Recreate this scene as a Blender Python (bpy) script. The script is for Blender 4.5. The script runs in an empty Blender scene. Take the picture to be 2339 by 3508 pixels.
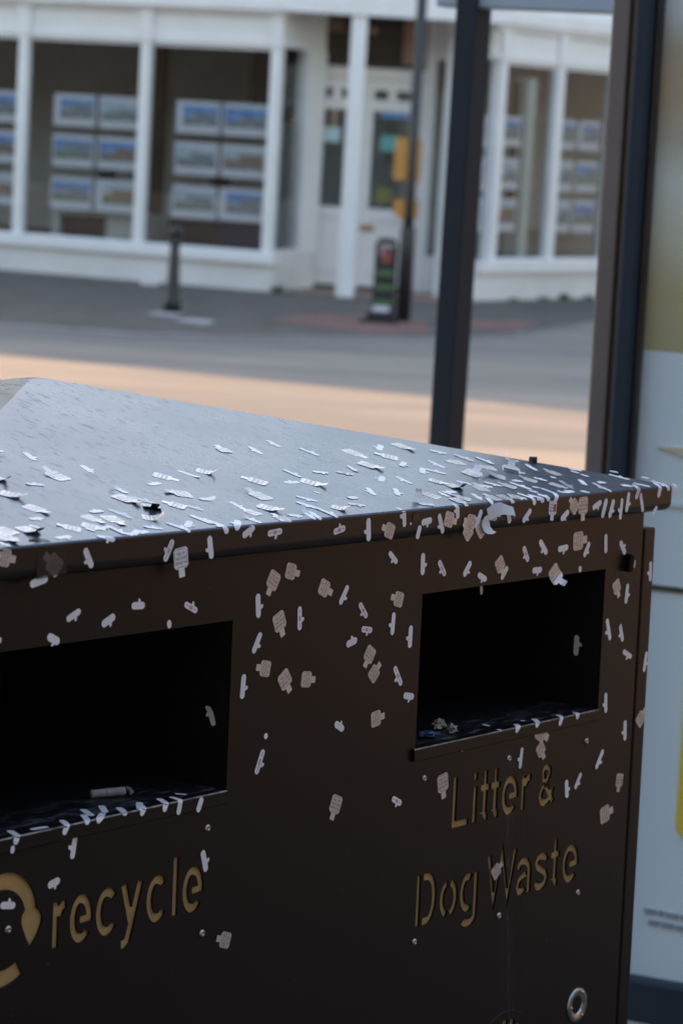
import bpy, bmesh, math, random
from mathutils import Matrix, Vector, noise
R = math.radians
rnd = random.Random(7)
S = bpy.context.scene
C = S.collection
def lin(c): c = c / 255.0; return c / 12.92 if c <= .04045 else ((c + .055) / 1.055) ** 2.4
def rgb(r, g, b): return (lin(r), lin(g), lin(b), 1)

# ------------------------------------------------------------------ materials
def mat(name, col, rough=.5, metal=0., spec=.5, emit=None):
    m = bpy.data.materials.new(name); m.use_nodes = True
    b = m.node_tree.nodes['Principled BSDF']
    b.inputs['Base Color'].default_value = col if len(col) == 4 else (*col, 1)
    b.inputs['Roughness'].default_value = rough; b.inputs['Metallic'].default_value = metal
    b.inputs['Specular IOR Level'].default_value = spec
    if emit:
        b.inputs['Emission Color'].default_value = (*emit[0], 1); b.inputs['Emission Strength'].default_value = emit[1]
    return m
class NT:
    def __init__(s, m): s.t = m.node_tree; s.b = s.t.nodes['Principled BSDF']
    def n(s, typ, **kw):
        o = s.t.nodes.new(typ)
        for k, v in kw.items():
            if k in o.inputs: o.inputs[k].default_value = v
            else: setattr(o, k, v)
        return o
    def l(s, a, b): s.t.links.new(a, b)
    def coord(s, scale=(1, 1, 1), rot=(0, 0, 0), loc=(0, 0, 0)):
        tc = s.n('ShaderNodeTexCoord'); mp = s.n('ShaderNodeMapping')
        mp.inputs['Scale'].default_value = scale; mp.inputs['Rotation'].default_value = rot; mp.inputs['Location'].default_value = loc
        s.l(tc.outputs['Object'], mp.inputs['Vector']); return mp.outputs['Vector']
    def noise(s, vec, scale, detail=4, rough=.6):
        o = s.n('ShaderNodeTexNoise'); o.inputs['Scale'].default_value = scale; o.inputs['Detail'].default_value = detail
        o.inputs['Roughness'].default_value = rough; s.l(vec, o.inputs['Vector']); return o.outputs['Fac']
    def ramp(s, fac, stops):
        o = s.n('ShaderNodeValToRGB'); e = o.color_ramp.elements
        while len(e) < len(stops): e.new(.5)
        for i, (p, c) in enumerate(stops):
            e[i].position = p; e[i].color = c if hasattr(c, '__len__') else (c, c, c, 1)
        s.l(fac, o.inputs['Fac']); return o.outputs['Color']
    def mix(s, fac, a, b):
        o = s.n('ShaderNodeMix'); o.data_type = 'RGBA'
        for inp, v in ((o.inputs[0], fac), (o.inputs[6], a), (o.inputs[7], b)):
            if hasattr(v, 'is_output'): s.l(v, inp)
            else: inp.default_value = v
        return o.outputs[2]
    def math(s, op, a, b=0., clamp=False):
        o = s.n('ShaderNodeMath'); o.operation = op; o.use_clamp = clamp
        for inp, v in ((o.inputs[0], a), (o.inputs[1], b)):
            if hasattr(v, 'is_output'): s.l(v, inp)
            else: inp.default_value = v
        return o.outputs[0]
    def bump(s, h, strength, dist=.001):
        o = s.n('ShaderNodeBump'); o.inputs['Strength'].default_value = strength; o.inputs['Distance'].default_value = dist
        s.l(h, o.inputs['Height']); s.l(o.outputs['Normal'], s.b.inputs['Normal'])
    def set(s, name, sock): s.l(sock, s.b.inputs[name])
def mottled(name, c1, c2, scale, rough=.7, bump=0., detail=5, metal=0., spec=.5, sv=(1, 1, 1)):
    m = mat(name, c1, rough, metal, spec); t = NT(m); v = t.coord(sv)
    f = t.noise(v, scale, detail); t.set('Base Color', t.ramp(f, [(.35, c1), (.65, c2)]))
    if bump: t.bump(t.noise(v, scale * 6, 3), bump, .002)
    return m

def paint(name, base, metal, rough, kind):
    """dark bronze powder coat: orange-peel bump, dust, drip streaks"""
    m = mat(name, base, rough, metal, .5); t = NT(m); v = t.coord()
    fine = t.noise(v, 900, 2); big = t.noise(v, 7, 4)
    t.bump(fine, .12 if kind != 'lid' else .06, .0006)
    r0 = t.ramp(big, [(.3, rough - .02), (.7, rough + .03)])
    t.set('Roughness', r0)
    col = t.mix(t.ramp(big, [(.35, 0.), (.75, .5)]), base, tuple(min(1, x * 1.35) for x in base[:3]) + (1,))
    if kind == 'lid':
        vs = t.coord((9, 2.2, 9), (0, 0, R(-28)))          # rain-drawn dirt dashes running down the slope
        d = t.noise(vs, 16, 6, .72)
        tc = t.n('ShaderNodeTexCoord'); sp = t.n('ShaderNodeSeparateXYZ'); t.l(tc.outputs['Object'], sp.inputs[0])
        up = t.math('MULTIPLY_ADD', sp.outputs[1], 2.2); up.node.inputs[2].default_value = .1
        lf = t.math('MULTIPLY_ADD', sp.outputs[0], -1.0); lf.node.inputs[2].default_value = .42
        msk = t.math('MULTIPLY', up, lf, True)
        msk = t.math('ADD', msk, .05, True)
        dash = t.ramp(d, [(.55, 0.), (.66, 1.)])
        k = t.math('MULTIPLY', dash, msk, True)
        col = t.mix(k, col, (.012, .012, .013, 1))
        rr = t.math('MULTIPLY_ADD', k, .35); t.l(r0, rr.node.inputs[2]); t.set('Roughness', rr)
        mm = t.math('MULTIPLY_ADD', k, -metal * .8); mm.node.inputs[2].default_value = metal; t.set('Metallic', mm)
    if kind == 'door':
        tc = t.n('ShaderNodeTexCoord'); sp = t.n('ShaderNodeSeparateXYZ'); t.l(tc.outputs['Object'], sp.inputs[0])
        x, z = sp.outputs[0], sp.outputs[2]
        vs = t.coord((260, 1, 45)); sn = t.noise(vs, 1.2, 6, .75)
        cx = t.math('MULTIPLY_ADD', z, -.098); cx.node.inputs[2].default_value = .4125
        tot = None
        for off, wd, am in ((0, .0042, .6), (.0085, .0026, .3), (-.012, .012, .12), (.034, .004, .12)):
            dx = t.math('ABSOLUTE', t.math('SUBTRACT', t.math('SUBTRACT', x, cx), off))
            w = t.math('SUBTRACT', 1, t.math('DIVIDE', dx, wd), True)
            w = t.math('MULTIPLY', w, am); tot = w if tot is None else t.math('ADD', tot, w)
        below = t.math('MULTIPLY', t.math('SUBTRACT', .875, z, True), 30, True)
        k = t.math('MULTIPLY', t.math('MULTIPLY', tot, below), t.ramp(sn, [(.48, 0.), (.68, 1.)]))
        sc = t.ramp(t.noise(t.coord((14, 1, 60), (0, R(35), 0)), 3, 6, .75), [(.64, 0.), (.68, .5)])
        k = t.math('ADD', k, t.math('MULTIPLY', sc, .35), True)
        sp2 = t.ramp(t.noise(v, 160, 1), [(.80, 0.), (.82, .8)])
        k = t.math('ADD', k, sp2, True)
        col = t.mix(k, col, (.22, .21, .20, 1))
        ms = t.math('MULTIPLY_ADD', k, -metal); ms.node.inputs[2].default_value = metal; t.set('Metallic', ms)
    t.set('Base Color', col)
    return m
BRONZE = (.0066, .0052, .0047, 1)
M = {}
M['bronze'] = paint('bronze_paint', BRONZE, .05, .33, 'door')
M['bronze_side'] = paint('bronze_side_paint', BRONZE, .05, .33, 'plain')
for k_ in ('bronze', 'bronze_side'): M[k_].node_tree.nodes['Principled BSDF'].inputs['Specular IOR Level'].default_value = .38
M['lid_skytint'] = paint('bronze_lid_skytint', (.045, .066, .10, 1), .25, .27, 'lid')  # blue tint paints the sky's reflection into the brown lid paint
M['lid_skytint'].node_tree.nodes['Principled BSDF'].inputs['Specular IOR Level'].default_value = .34
M['fascia'] = paint('bronze_rim_paint', (.0115, .0088, .0076, 1), .06, .33, 'plain')
M['chute'] = mottled('black_steel', (.003, .0035, .005, 1), (.006, .007, .010, 1), 12, .5)
M['floor'] = mat('chute_floor_steel', (.006, .006, .007, 1), .42)
t = NT(M['floor']); f = t.noise(t.coord((2, 8, 1), (0, 0, R(12))), 14, 7, .75); tc = t.n('ShaderNodeTexCoord'); sp = t.n('ShaderNodeSeparateXYZ'); t.l(tc.outputs['Object'], sp.inputs[0])
FM = t.math('SUBTRACT', 1.25, t.math('MULTIPLY', sp.outputs[1], 15), True)
t.set('Base Color', t.mix(t.math('MULTIPLY', t.ramp(f, [(.50, 0.), (.61, .9)]), FM), (.006, .0065, .008, 1), (.14, .15, .16, 1)))
M['gold'] = mottled('gold_backing', (.44, .29, .115, 1), (.54, .365, .15, 1), 40, .6, metal=.2)
M['worn'] = mottled('worn_steel_edge', (.10, .085, .075, 1), (.34, .31, .29, 1), 70, .4, metal=.6)
M['steel'] = mottled('rivet_steel', (.42, .41, .40, 1), (.55, .53, .5, 1), 60, .28, metal=1.)
M['black_plastic'] = mat('black_plastic', (.008, .009, .011, 1), .5)
def paper(name, front, back, rough=.45, metal=0.):
    m = mat(name, front, rough, metal); t = NT(m)
    g = t.n('ShaderNodeNewGeometry'); f = t.noise(t.coord(), 120, 3)
    c = t.mix(t.ramp(f, [(.4, 0.), (.65, .35)]), front, tuple(x * .86 for x in front[:3]) + (1,))
    oi = t.n('ShaderNodeObjectInfo'); c = t.mix(t.math('MULTIPLY', oi.outputs['Random'], .28), c, tuple(x * .55 for x in front[:3]) + (1,))
    t.set('Base Color', t.mix(g.outputs['Backfacing'], c, back)); return m
M['white'] = paper('white_sticker_vinyl', (.90, .90, .92, 1), (.10, .10, .10, 1))
M['foil'] = paper('silver_tag_foil', (.78, .73, .69, 1), (.035, .035, .038, 1), .36, .42)
M['black_st'] = paper('black_sticker_back', (.012, .012, .014, 1), (.02, .02, .02, 1))
M['brown_st'] = paper('brown_sticker_back', (.045, .036, .030, 1), (.03, .03, .03, 1))
M['blue_st'] = paper('pale_blue_sticker', (.62, .76, .86, 1), (.1, .1, .1, 1))
M['pale_st'] = paper('bluish_white_sticker', (.80, .88, .93, 1), (.76, .84, .9, 1))
M['beige_st'] = paper('beige_sticker', (.42, .33, .26, 1), (.1, .1, .1, 1))
def clear(name, col, al):
    m = mat(name, col, .3); m.node_tree.nodes['Principled BSDF'].inputs['Alpha'].default_value = al; return m
M['trans'] = clear('translucent_film', (.8, .82, .85, 1), .5)
M['film'] = clear('clear_dirty_film', (.035, .036, .030, 1), .6)
M['ink'] = mat('dark_print', (.17, .155, .15, 1), .6)
M['ink_glare'] = mat('glare_print', (.46, .47, .49, 1), .6)  # lighter ink on the lid tags paints in glare washing out the print
M['red'] = mat('red_print', (.55, .07, .06, 1), .6)
M['cig'] = mottled('cigarette_paper', (.22, .225, .225, 1), (.31, .31, .31, 1), 90, .8)
M['ash'] = mottled('grey_ash', (.10, .10, .10, 1), (.4, .4, .38, 1), 300, .9)
M['wrap'] = mottled('crumpled_wrapper', (.20, .19, .17, 1), (.34, .32, .28, 1), 60, .35, metal=.3)
M['bluewrap'] = mottled('blue_wrapper', (.03, .06, .14, 1), (.09, .13, .22, 1), 60, .3)

# ------------------------------------------------------------------ mesh helpers
class MB:
    def __init__(s): s.v = []; s.f = []; s.mi = []
    def vert(s, *p): s.v.append(Vector(p[0]) if len(p) == 1 else Vector(p)); return len(s.v) - 1
    def face(s, idx, mi=0): s.f.append(tuple(idx)); s.mi.append(mi)
    def quad(s, a, b, c, d, mi=0): i = [s.vert(p) for p in (a, b, c, d)]; s.face(i, mi)
    def box(s, x0, x1, y0, y1, z0, z1, mi=0, T=None):
        p = [Vector((x, y, z)) for x in (x0, x1) for y in (y0, y1) for z in (z0, z1)]
        if T: p = [T @ q for q in p]
        i = [s.vert(q) for q in p]
        for a in ((0, 1, 3, 2), (4, 6, 7, 5), (0, 4, 5, 1), (2, 3, 7, 6), (0, 2, 6, 4), (1, 5, 7, 3)): s.face([i[k] for k in a], mi)
    def lathe(s, prof, n, T=None, mi=0, cap=True):
        rings = []
        for r, z in prof:
            ring = []
            for k in range(n):
                a = 2 * math.pi * k / n; p = Vector((r * math.cos(a), r * math.sin(a), z)); ring.append(s.vert(T @ p if T else p))
            rings.append(ring)
        for a, b in zip(rings, rings[1:]):
            for k in range(n): s.face((a[k], a[(k + 1) % n], b[(k + 1) % n], b[k]), mi)
        if cap: s.face(rings[0][::-1], mi); s.face(rings[-1], mi)
    def tube(s, pts, r, n=8, mi=0):
        rings = []
        for i, p in enumerate(pts):
            p = Vector(p); d = (Vector(pts[min(i + 1, len(pts) - 1)]) - Vector(pts[max(i - 1, 0)])).normalized()
            u = d.orthogonal().normalized(); w = d.cross(u); rr = r[i] if hasattr(r, '__len__') else r
            rings.append([s.vert(p + (u * math.cos(2 * math.pi * k / n) + w * math.sin(2 * math.pi * k / n)) * rr) for k in range(n)])
        for a, b in zip(rings, rings[1:]):
            for k in range(n): s.face((a[k], a[(k + 1) % n], b[(k + 1) % n], b[k]), mi)
        s.face(rings[0][::-1], mi); s.face(rings[-1], mi)
    def build(s, name, mats, parent=None, loc=None, mw=None, smooth=False, bevel=0):
        me = bpy.data.meshes.new(name); me.from_pydata([tuple(v) for v in s.v], [], s.f)
        if not isinstance(mats, (list, tuple)): mats = [mats]
        for m in mats: me.materials.append(m)
        me.polygons.foreach_set('material_index', s.mi)
        if smooth: me.polygons.foreach_set('use_smooth', [True] * len(s.f))
        me.update()
        o = bpy.data.objects.new(name, me); C.objects.link(o)
        if parent: o.parent = parent
        if loc: o.location = loc
        if mw is not None: o.matrix_world = mw
        if bevel:
            b = o.modifiers.new('Bevel', 'BEVEL'); b.width = bevel; b.segments = 2; b.limit_method = 'ANGLE'; b.harden_normals = False
        return o
def tag(o, label, cat, group=None):
    o['label'] = label; o['category'] = cat
    if group: o['group'] = group
    return o
def struct(o, kind='structure'): o['kind'] = kind; return o
def empty(name, mw=None, label=None, cat=None, group=None):
    o = bpy.data.objects.new(name, None); C.objects.link(o); o.empty_display_size = .1
    if mw is not None: o.matrix_world = mw
    if label: tag(o, label, cat, group)
    return o
def fix_normals(o):
    bm = bmesh.new(); bm.from_mesh(o.data); bmesh.ops.recalc_face_normals(bm, faces=bm.faces); bm.to_mesh(o.data); bm.free()

# ------------------------------------------------------------------ frames (bin stands on a gently falling pavement)
BINM = Matrix(((.603258, -.797418, -.01428, .011338), (.797066, .602177, .04548, 2.477209), (-.027668, -.038818, .998863, .378625), (0, 0, 0, 1)))
GB = -.05                                   # bin base in its own frame
xo, W, zt, zb, xg, xe = .15332, .36, 1.05, .88781, .59236, .6218
lx, ly, lz, lzb, az, D2 = .6371, -.01162, 1.14122, 1.11161, 1.25126, .4189
ROOT = BINM @ Matrix.Translation((0, 0, GB))
bin_ = empty('recycling_bin', ROOT, 'dark bronze twin recycling and litter bin with pyramid lid, covered in stickers', 'bin')
def bl(o): o.location = (0, 0, -GB); return o      # parts are modelled in bin coordinates

# --- front panel with stencil-cut lettering
def ribbon(pts, w, closed=False):
    L, Rr = [], []
    n = len(pts)
    for i in range(n):
        p = Vector(pts[i]); a = Vector(pts[max(i - 1, 0)]); b = Vector(pts[min(i + 1, n - 1)])
        d1 = (p - a).normalized() if i > 0 else (b - p).normalized(); d2 = (b - p).normalized() if i < n - 1 else d1
        d = (d1 + d2).normalized(); nn = Vector((-d.y, d.x)); k = 1 / max(.35, nn.dot(Vector((-d1.y, d1.x))))
        L.append(p + nn * w / 2 * k); Rr.append(p - nn * w / 2 * k)
    return L, Rr
def arc(cx, cz, rx, rz, a0, a1, n=18):
    return [(cx + rx * math.cos(R(a0 + (a1 - a0) * i / n)), cz + rz * math.sin(R(a0 + (a1 - a0) * i / n))) for i in range(n + 1)]
CUT = []                                    # each entry: (left polyline, right polyline)
def stroke(pts, w=.0076): CUT.append(ribbon(pts, w * 1.12))
def rect(x0, x1, z0, z1): CUT.append(([Vector((x0, z1)), Vector((x1, z1))], [Vector((x0, z0)), Vector((x1, z0))]))
def poly_fan(L, Rr): CUT.append(([Vector(p) for p in L], [Vector(p) for p in Rr]))
def g_e(x0, x1, z0, z1, w=.0074):
    cx, cz, rx, rz = (x0 + x1) / 2, (z0 + z1) / 2, (x1 - x0 - w) / 2, (z1 - z0 - w) / 2
    stroke([(cx - rx * .18, cz - .001), (cx + rx - w * .2, cz - .001)], w * .85)
    stroke([(cx + rx, cz - .001 - w * .42)] + arc(cx, cz, rx, rz, 0, 318, 30), w)
def g_c(x0, x1, z0, z1, w=.0074):
    cx, cz, rx, rz = (x0 + x1) / 2, (z0 + z1) / 2, (x1 - x0 - w) / 2, (z1 - z0 - w) / 2
    stroke(arc(cx, cz, rx, rz, 42, 320, 26), w)
def g_t(x0, z0, top, cb, w=.0074):
    rect(x0 + .0055, x0 + .0055 + w, cb - .0001, top)
    rect(x0, x0 + .0185, cb - .0072, cb)
    stroke([(x0 + .0055 + w / 2, cb - .0071)] + [(x0 + .0055 + w / 2, z0 + .010)] + arc(x0 + .0055 + w / 2 + .0062, z0 + .0100, .0062, .0066, 180, 275, 8), w)
b0, xh = .7768, .8186
rect(-.3858, -.3782, b0, xh); stroke([(-.3779, .8050), (-.3755, .8112), (-.3722, .8145), (-.3689, .8150)])
g_e(-.3632, -.3345, b0 - .001, xh + .001); g_c(-.3292, -.2995, b0 - .001, xh + .001)
stroke([(-.2928, .8188), (-.2822, .7835)]); stroke([(-.2705, .8188), (-.2835, .7745), (-.2865, .7655), (-.2900, .7630), (-.2950, .7630)])
g_c(-.2612, -.2318, b0 - .001, xh + .001); rect(-.2254, -.2178, b0, .8330); g_e(-.2107, -.1812, b0 - .001, xh + .001)
z0 = .7900
rect(.2276, .2355, z0, .8460); rect(.2354, .2591, z0, z0 + .0075)
rect(.2662, .2740, z0, .8300); rect(.2662, .2740, .8372, .8458)
g_t(.2803, z0, .8455, .8300); g_t(.3006, z0, .8450, .8298)
g_e(.3230, .3545, z0 - .001, .8322); rect(.3612, .3688, z0, .8290); stroke([(.3690, .8165), (.3715, .8222), (.3752, .8252), (.3802, .8258)])
stroke([(.4068, .8150)] + arc(.4118, .8265, .0066, .0062, 205, -35, 14) + [(.4160, .8200), (.4105, .8145)], .0062)
stroke([(.4090, .8135), (.4030, .8060), (.4010, .7995), (.4040, .7935), (.4110, .7913), (.4170, .7935), (.4225, .7990), (.4262, .8080)], .0066)
stroke([(.4120, .8105), (.4285, .7905)], .0066)
d0 = .6930
rect(.1686, .1762, d0, .7486)
stroke([(.1806, .7449), (.1885, .7449)] + arc(.1890, .7208, .0126, .0241, 88, -88, 18) + [(.1885, .6967), (.1806, .6967)], .0074)
for a0, a1 in ((103, 257), (-77, 77)): stroke(arc(.2291, .7138, .0127, .0177, a0, a1, 16), .0074)
stroke(arc(.2655, .7140, .0112, .0175, 62, 298, 18), .0074)
stroke([(.2800, .7345), (.2800, .6880)] + arc(.2680, .6880, .0120, .0085, -8, -150, 12), .0074)
stroke([(.3042, .7480), (.3165, .6935), (.3300, .7480), (.3437, .6935), (.3558, .7480)], .0070)
stroke([(.3640, .7225), (.3660, .7275), (.3705, .7305), (.3755, .7308), (.3810, .7290), (.3848, .7240), (.3862, .7170), (.3862, .6930)], .0072)
stroke([(.3815, .7155), (.3735, .7135), (.3665, .7098), (.3640, .7030), (.3665, .6970), (.3730, .6958), (.3790, .6995)], .0068)
stroke([(.4222, .7235), (.4180, .7288), (.4110, .7306), (.4040, .7285), (.4010, .7235), (.4040, .7185), (.4120, .7145), (.4195, .7105), (.4222, .7040), (.4185, .6975), (.4110, .6945), (.4040, .6962), (.4000, .7020)], .0072)
g_t(.4302, d0 - .0025, .7450, .7312); g_e(.4556, .4890, .6895, .7338)
# recycling swoosh: open ring, leaf-shaped head, lower arc
stroke(arc(-.4490, .8120, .0360, .0365, 198, 8, 34), .0135)
hd = [(-.4255, .8135), (-.4215, .8180), (-.4150, .8198), (-.4085, .8190), (-.4020, .8150), (-.3985, .8085), (-.4000, .8015), (-.4050, .7925)]
tl = [(-.4252, .8120), (-.4256, .8085), (-.4245, .8050), (-.4230, .8015), (-.4210, .7975), (-.4188, .7930), (-.4162, .7885), (-.4130, .7835)]
poly_fan(hd, tl)
stroke(arc(-.4490, .8120, .0480, .0500, 232, 299, 16), .0138)
# emblem at the lower edge: ring of short bars
for a in range(0, 360, 18): stroke([(.352 + .036 * math.cos(R(a)), .503 + .036 * math.sin(R(a))), (.352 + .050 * math.cos(R(a)), .503 + .050 * math.sin(R(a)))], .0085)

def prism(mb, L, Rr, y0, y1):
    n = len(L); idx = []
    for i in range(n):
        idx.append([mb.vert(L[i].x, y0, L[i].y), mb.vert(Rr[i].x, y0, Rr[i].y), mb.vert(Rr[i].x, y1, Rr[i].y), mb.vert(L[i].x, y1, L[i].y)])
    for a, b in zip(idx, idx[1:]):
        for k in range(4): mb.face((a[k], a[(k + 1) % 4], b[(k + 1) % 4], b[k]))
    mb.face(idx[0][::-1]); mb.face(idx[-1])
TH = .0024
def boolean(target, cutters):
    cut = MB()
    for L, Rr in cutters: prism(cut, L, Rr, -.02, .02)
    co = cut.build('cutter', M['chute']); fix_normals(co)
    md = target.modifiers.new('b', 'BOOLEAN'); md.operation = 'DIFFERENCE'; md.object = co; md.solver = 'EXACT'; md.use_self = True
    dg = bpy.context.evaluated_depsgraph_get(); ev = target.evaluated_get(dg)
    me = bpy.data.meshes.new_from_object(ev); target.modifiers.clear(); old = target.data; target.data = me
    bpy.data.meshes.remove(old); m2 = co.data; bpy.data.objects.remove(co); bpy.data.meshes.remove(m2)
p = MB(); p.box(-xg, xg, 0, TH, 0.03, lzb + .012)
fp = p.build('front_panel', M['bronze'])
ops = [([Vector((a, zt)), Vector((a + W, zt))], [Vector((a, zb - .004)), Vector((a + W, zb - .004))]) for a in (-xo - W, xo)]
boolean(fp, CUT + ops)
fp.parent = bin_; bl(fp)
for (x0, x1, za, zc_) in ((-.505, -.165, .735, .862), (.155, .505, .668, .862), (.285, .42, .43, .57)):
    g = MB(); g.box(x0, x1, TH + .0003, TH + .003, za, zc_); g.build('gold_backing_plate', M['gold'], fp)
# thin engraved ring round the emblem
rg = MB(); T = Matrix.Translation((.352, 0, .503)) @ Matrix.Rotation(R(90), 4, 'X')
rg.lathe([(.0592, -.0001), (.0596, .0003), (.0602, .0003), (.0606, -.0001)], 72, T, cap=False); rg.build('emblem_ring', M['fascia'], fp)
# rivets
for (x, z) in ((.1719, .8528), (.3316, .8530), (.4917, .8520), (.1680, .6776), (.3275, .6768), (.4905, .6744), (-.1790, .8540), (-.1812, .7527), (-.4420, .8051), (-.49, .854)):
    r_ = MB(); T = Matrix.Translation((x, 0, z)) @ Matrix.Rotation(R(90), 4, 'X')
    r_.lathe([(.0038, -.0005), (.0038, .0005), (.0033, .0014), (.0022, .0020), (.0014, .0021), (.0012, .0010), (.0002, .0008)], 20, T)
    r_.build('rivet', M['steel'], fp, smooth=True)
# lock escutcheon
lk = MB(); T = Matrix.Translation((.5015, 0, .5390)) @ Matrix.Rotation(R(90), 4, 'X')
lk.lathe([(.0205, -.0005), (.0205, .0012), (.0190, .0026), (.0165, .0028), (.0130, .0022), (.0105, .0005), (.0092, -.004), (.0088, -.012)], 40, T, cap=False)
lk = lk.build('lock_ring', M['steel'], fp, smooth=True)
lc = MB(); lc.lathe([(.0088, -.012), (.0088, -.0119), (.0002, -.0119)], 24, T); lc.build('lock_recess', M['chute'], fp)
lb = MB(); lb.lathe([(.0048, -.012), (.0048, -.003), (.0040, -.0022), (.0002, -.0022)], 20, T @ Matrix.Translation((-.0028, -.0008, 0))); lb.build('lock_barrel', M['bronze_side'], fp, smooth=True)
for a in (62, 182, 302):
    sb = MB(); sb.lathe([(.0021, .0020), (.0021, .0036), (.0012, .0046), (.0002, .0048)], 12, T @ Matrix.Translation((.0158 * math.cos(R(a)), .0158 * math.sin(R(a)), 0)))
    sb.build('lock_screw', M['steel'], fp, smooth=True)
# slots: folded sill lip, chute
for a in (-xo - W, xo):
    s_ = MB(); x0, x1 = a - .006, a + W - .003
    prof = [(TH, zb - .0135), (-.0032, zb - .0135), (-.0040, zb - .0127)] + [(-.0040 + .0018 * (1 - math.cos(R(k))), zb - .0018 + .0018 * math.sin(R(k))) for k in (0, 20, 40, 60, 80, 90)] + [(.006, zb), (.006, zb - .003), (TH, zb - .003)]
    for x in (x0, x1): 
        for (y, z) in prof: s_.vert(x, y, z)
    n = len(prof)
    for k in range(n): s_.face((k, (k + 1) % n, n + (k + 1) % n, n + k), 1 if 4 <= k <= 7 else 0)
    s_.face(list(range(n))[::-1]); s_.face([n + k for k in range(n)])
    o = s_.build('slot_sill', [M['bronze_side'], M['worn']], bin_); bl(o); fix_normals(o)
    c = MB(); d = .30
    c.quad((a, TH, zt), (a, d, zt - .0), (a, d, zb - .004), (a, TH, zb - .004)); c.quad((a + W, TH, zb - .004), (a + W, d, zb - .004), (a + W, d, zt), (a + W, TH, zt))
    c.quad((a, TH, zt), (a + W, TH, zt), (a + W, d, zt), (a, d, zt)); c.quad((a, d, zb - .004), (a, d, zt), (a + W, d, zt), (a + W, d, zb - .004))
    o = c.build('chute', M['chute'], bin_); bl(o)
    fl = MB(); fl.box(a + .0005, a + W - .0005, .0065, d - .001, zb - .004, zb - .0012); o2 = fl.build('chute_floor', M['floor'], o)
# carcass: back, sides, base (children of the bin)
k = MB(); k.box(-xg + .004, xg - .004, 2 * D2 - .03, 2 * D2 - .02, .03, lzb + .012); bl(k.build('back_panel', M['bronze_side'], bin_))
for sx in (-1, 1):
    k = MB(); k.box(min(sx * (xg - .001), sx * (xg - .004)), max(sx * (xg - .001), sx * (xg - .004)), TH + .001, 2 * D2 - .032, .03, lzb + .011); bl(k.build('inner_side', M['chute'], bin_))
    e0, e1 = xg + .0045, xe
    k = MB(); x0, x1 = sorted((sx * e0, sx * e1)); k.box(x0, x1, 0, 2 * D2 - .02, 0.0, 1.0915)
    bl(k.build('side_panel', M['bronze_side'], bin_, bevel=.0022))
k = MB(); k.box(-xg, xg, .01, 2 * D2 - .03, GB, .028); bl(k.build('plinth', M['chute'], bin_))
# lid: pyramid with rounded eave and rolled hem
sl_v = Vector((0, D2 - ly, az - lz)).normalized(); nl_v = Vector((1, 0, 0)).cross(sl_v)
RAD = .0036; ANG = 90 - math.degrees(math.atan2(sl_v.z, sl_v.y)); tn = RAD * math.tan(R(ANG / 2)); slope = sl_v.z / sl_v.y
rings = []                                   # (inset, z)
hr = .0095
for a in (80, 60, 40, 20, 0): rings.append((hr * (1 - math.cos(R(a))), lzb + hr - hr * math.sin(R(a))))
rings.append((0, lzb + hr + .0006)); rings.append((0, lz - tn - .0008)); rings.append((0, lz - tn - .0001))
for i in range(1, 8): a = ANG * i / 7; rings.append((RAD * (1 - math.cos(R(a))), lz - tn + RAD * math.sin(R(a))))
hx, hy = lx, D2 - ly
def ringv(mb, d, z, cx=0.):
    cr = .004 if d < .02 else .0005
    out = []
    for sx, sy, a0 in ((-1, -1, 180), (1, -1, 270), (1, 1, 0), (-1, 1, 90)):
        ex, ey = sx * (hx - d - cr), sy * (hy - d - cr)
        P_ = [(ex + cr * math.cos(R(a0 + q)), D2 + ey + cr * math.sin(R(a0 + q))) for q in (0, 45, 90)]
        t0 = (math.sin(R(a0)), -math.cos(R(a0))); t1 = (-math.sin(R(a0 + 90)), math.cos(R(a0 + 90)))   # support points keep the long faces flat
        for x_, y_ in [(P_[0][0] + t0[0] * .002, P_[0][1] + t0[1] * .002)] + P_ + [(P_[2][0] + t1[0] * .002, P_[2][1] + t1[1] * .002)]: out.append(mb.vert(x_, y_, z))
    return out
lid_low = MB(); lid_top = MB()
rv = [ringv(lid_low, d, z) for d, z in rings[:11]]
def skin(mb, rv):
    for a, b in zip(rv, rv[1:]):
        n = len(a)
        for k in range(n): mb.face((a[k], a[(k + 1) % n], b[(k + 1) % n], b[k]))
skin(lid_low, rv); lid_low.face(rv[0][::-1])
lid = empty('lid'); lid.parent = bin_; bl(lid)
o = lid_low.build('lid_rim', M['fascia'], lid, smooth=True)
rv = [ringv(lid_top, d, z) for d, z in rings[10:]]
top = []
hb = .010
bx = hb * hx / hy
zt_ = lz + (hy - hb) * slope
for sx, sy in ((-1, -1), (1, -1), (1, 1), (-1, 1)):
    for q in range(5): top.append(lid_top.vert(sx * bx, D2 + sy * hb, zt_))
skin(lid_top, rv)
# slope faces: subdivided up the hip with a slight sag towards the eave corner
lastr = rv[-1]
steps = 10; prev = lastr
for i in range(1, steps + 1):
    f_ = i / steps; cur = []
    for k in range(20):
        a = lid_top.v[lastr[k]]; b = lid_top.v[top[k]]; p_ = a.lerp(b, f_)
        cur.append(lid_top.vert(p_))
    n = 20
    for k in range(n): lid_top.face((prev[k], prev[(k + 1) % n], cur[(k + 1) % n], cur[k]))
    prev = cur
ap = lid_top.vert(0, D2, zt_ + .0012)
for k in range(20): lid_top.face((prev[k], prev[(k + 1) % 20], ap))
o = lid_top.build('lid_slopes', M['lid_skytint'], lid)
bm = bmesh.new(); bm.from_mesh(o.data); bmesh.ops.remove_doubles(bm, verts=bm.verts, dist=1e-6); bmesh.ops.dissolve_degenerate(bm, edges=bm.edges, dist=1e-7); bm.to_mesh(o.data); bm.free()
for pl in o.data.polygons:
    if pl.center.z < lz + .004: pl.use_smooth = True

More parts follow.
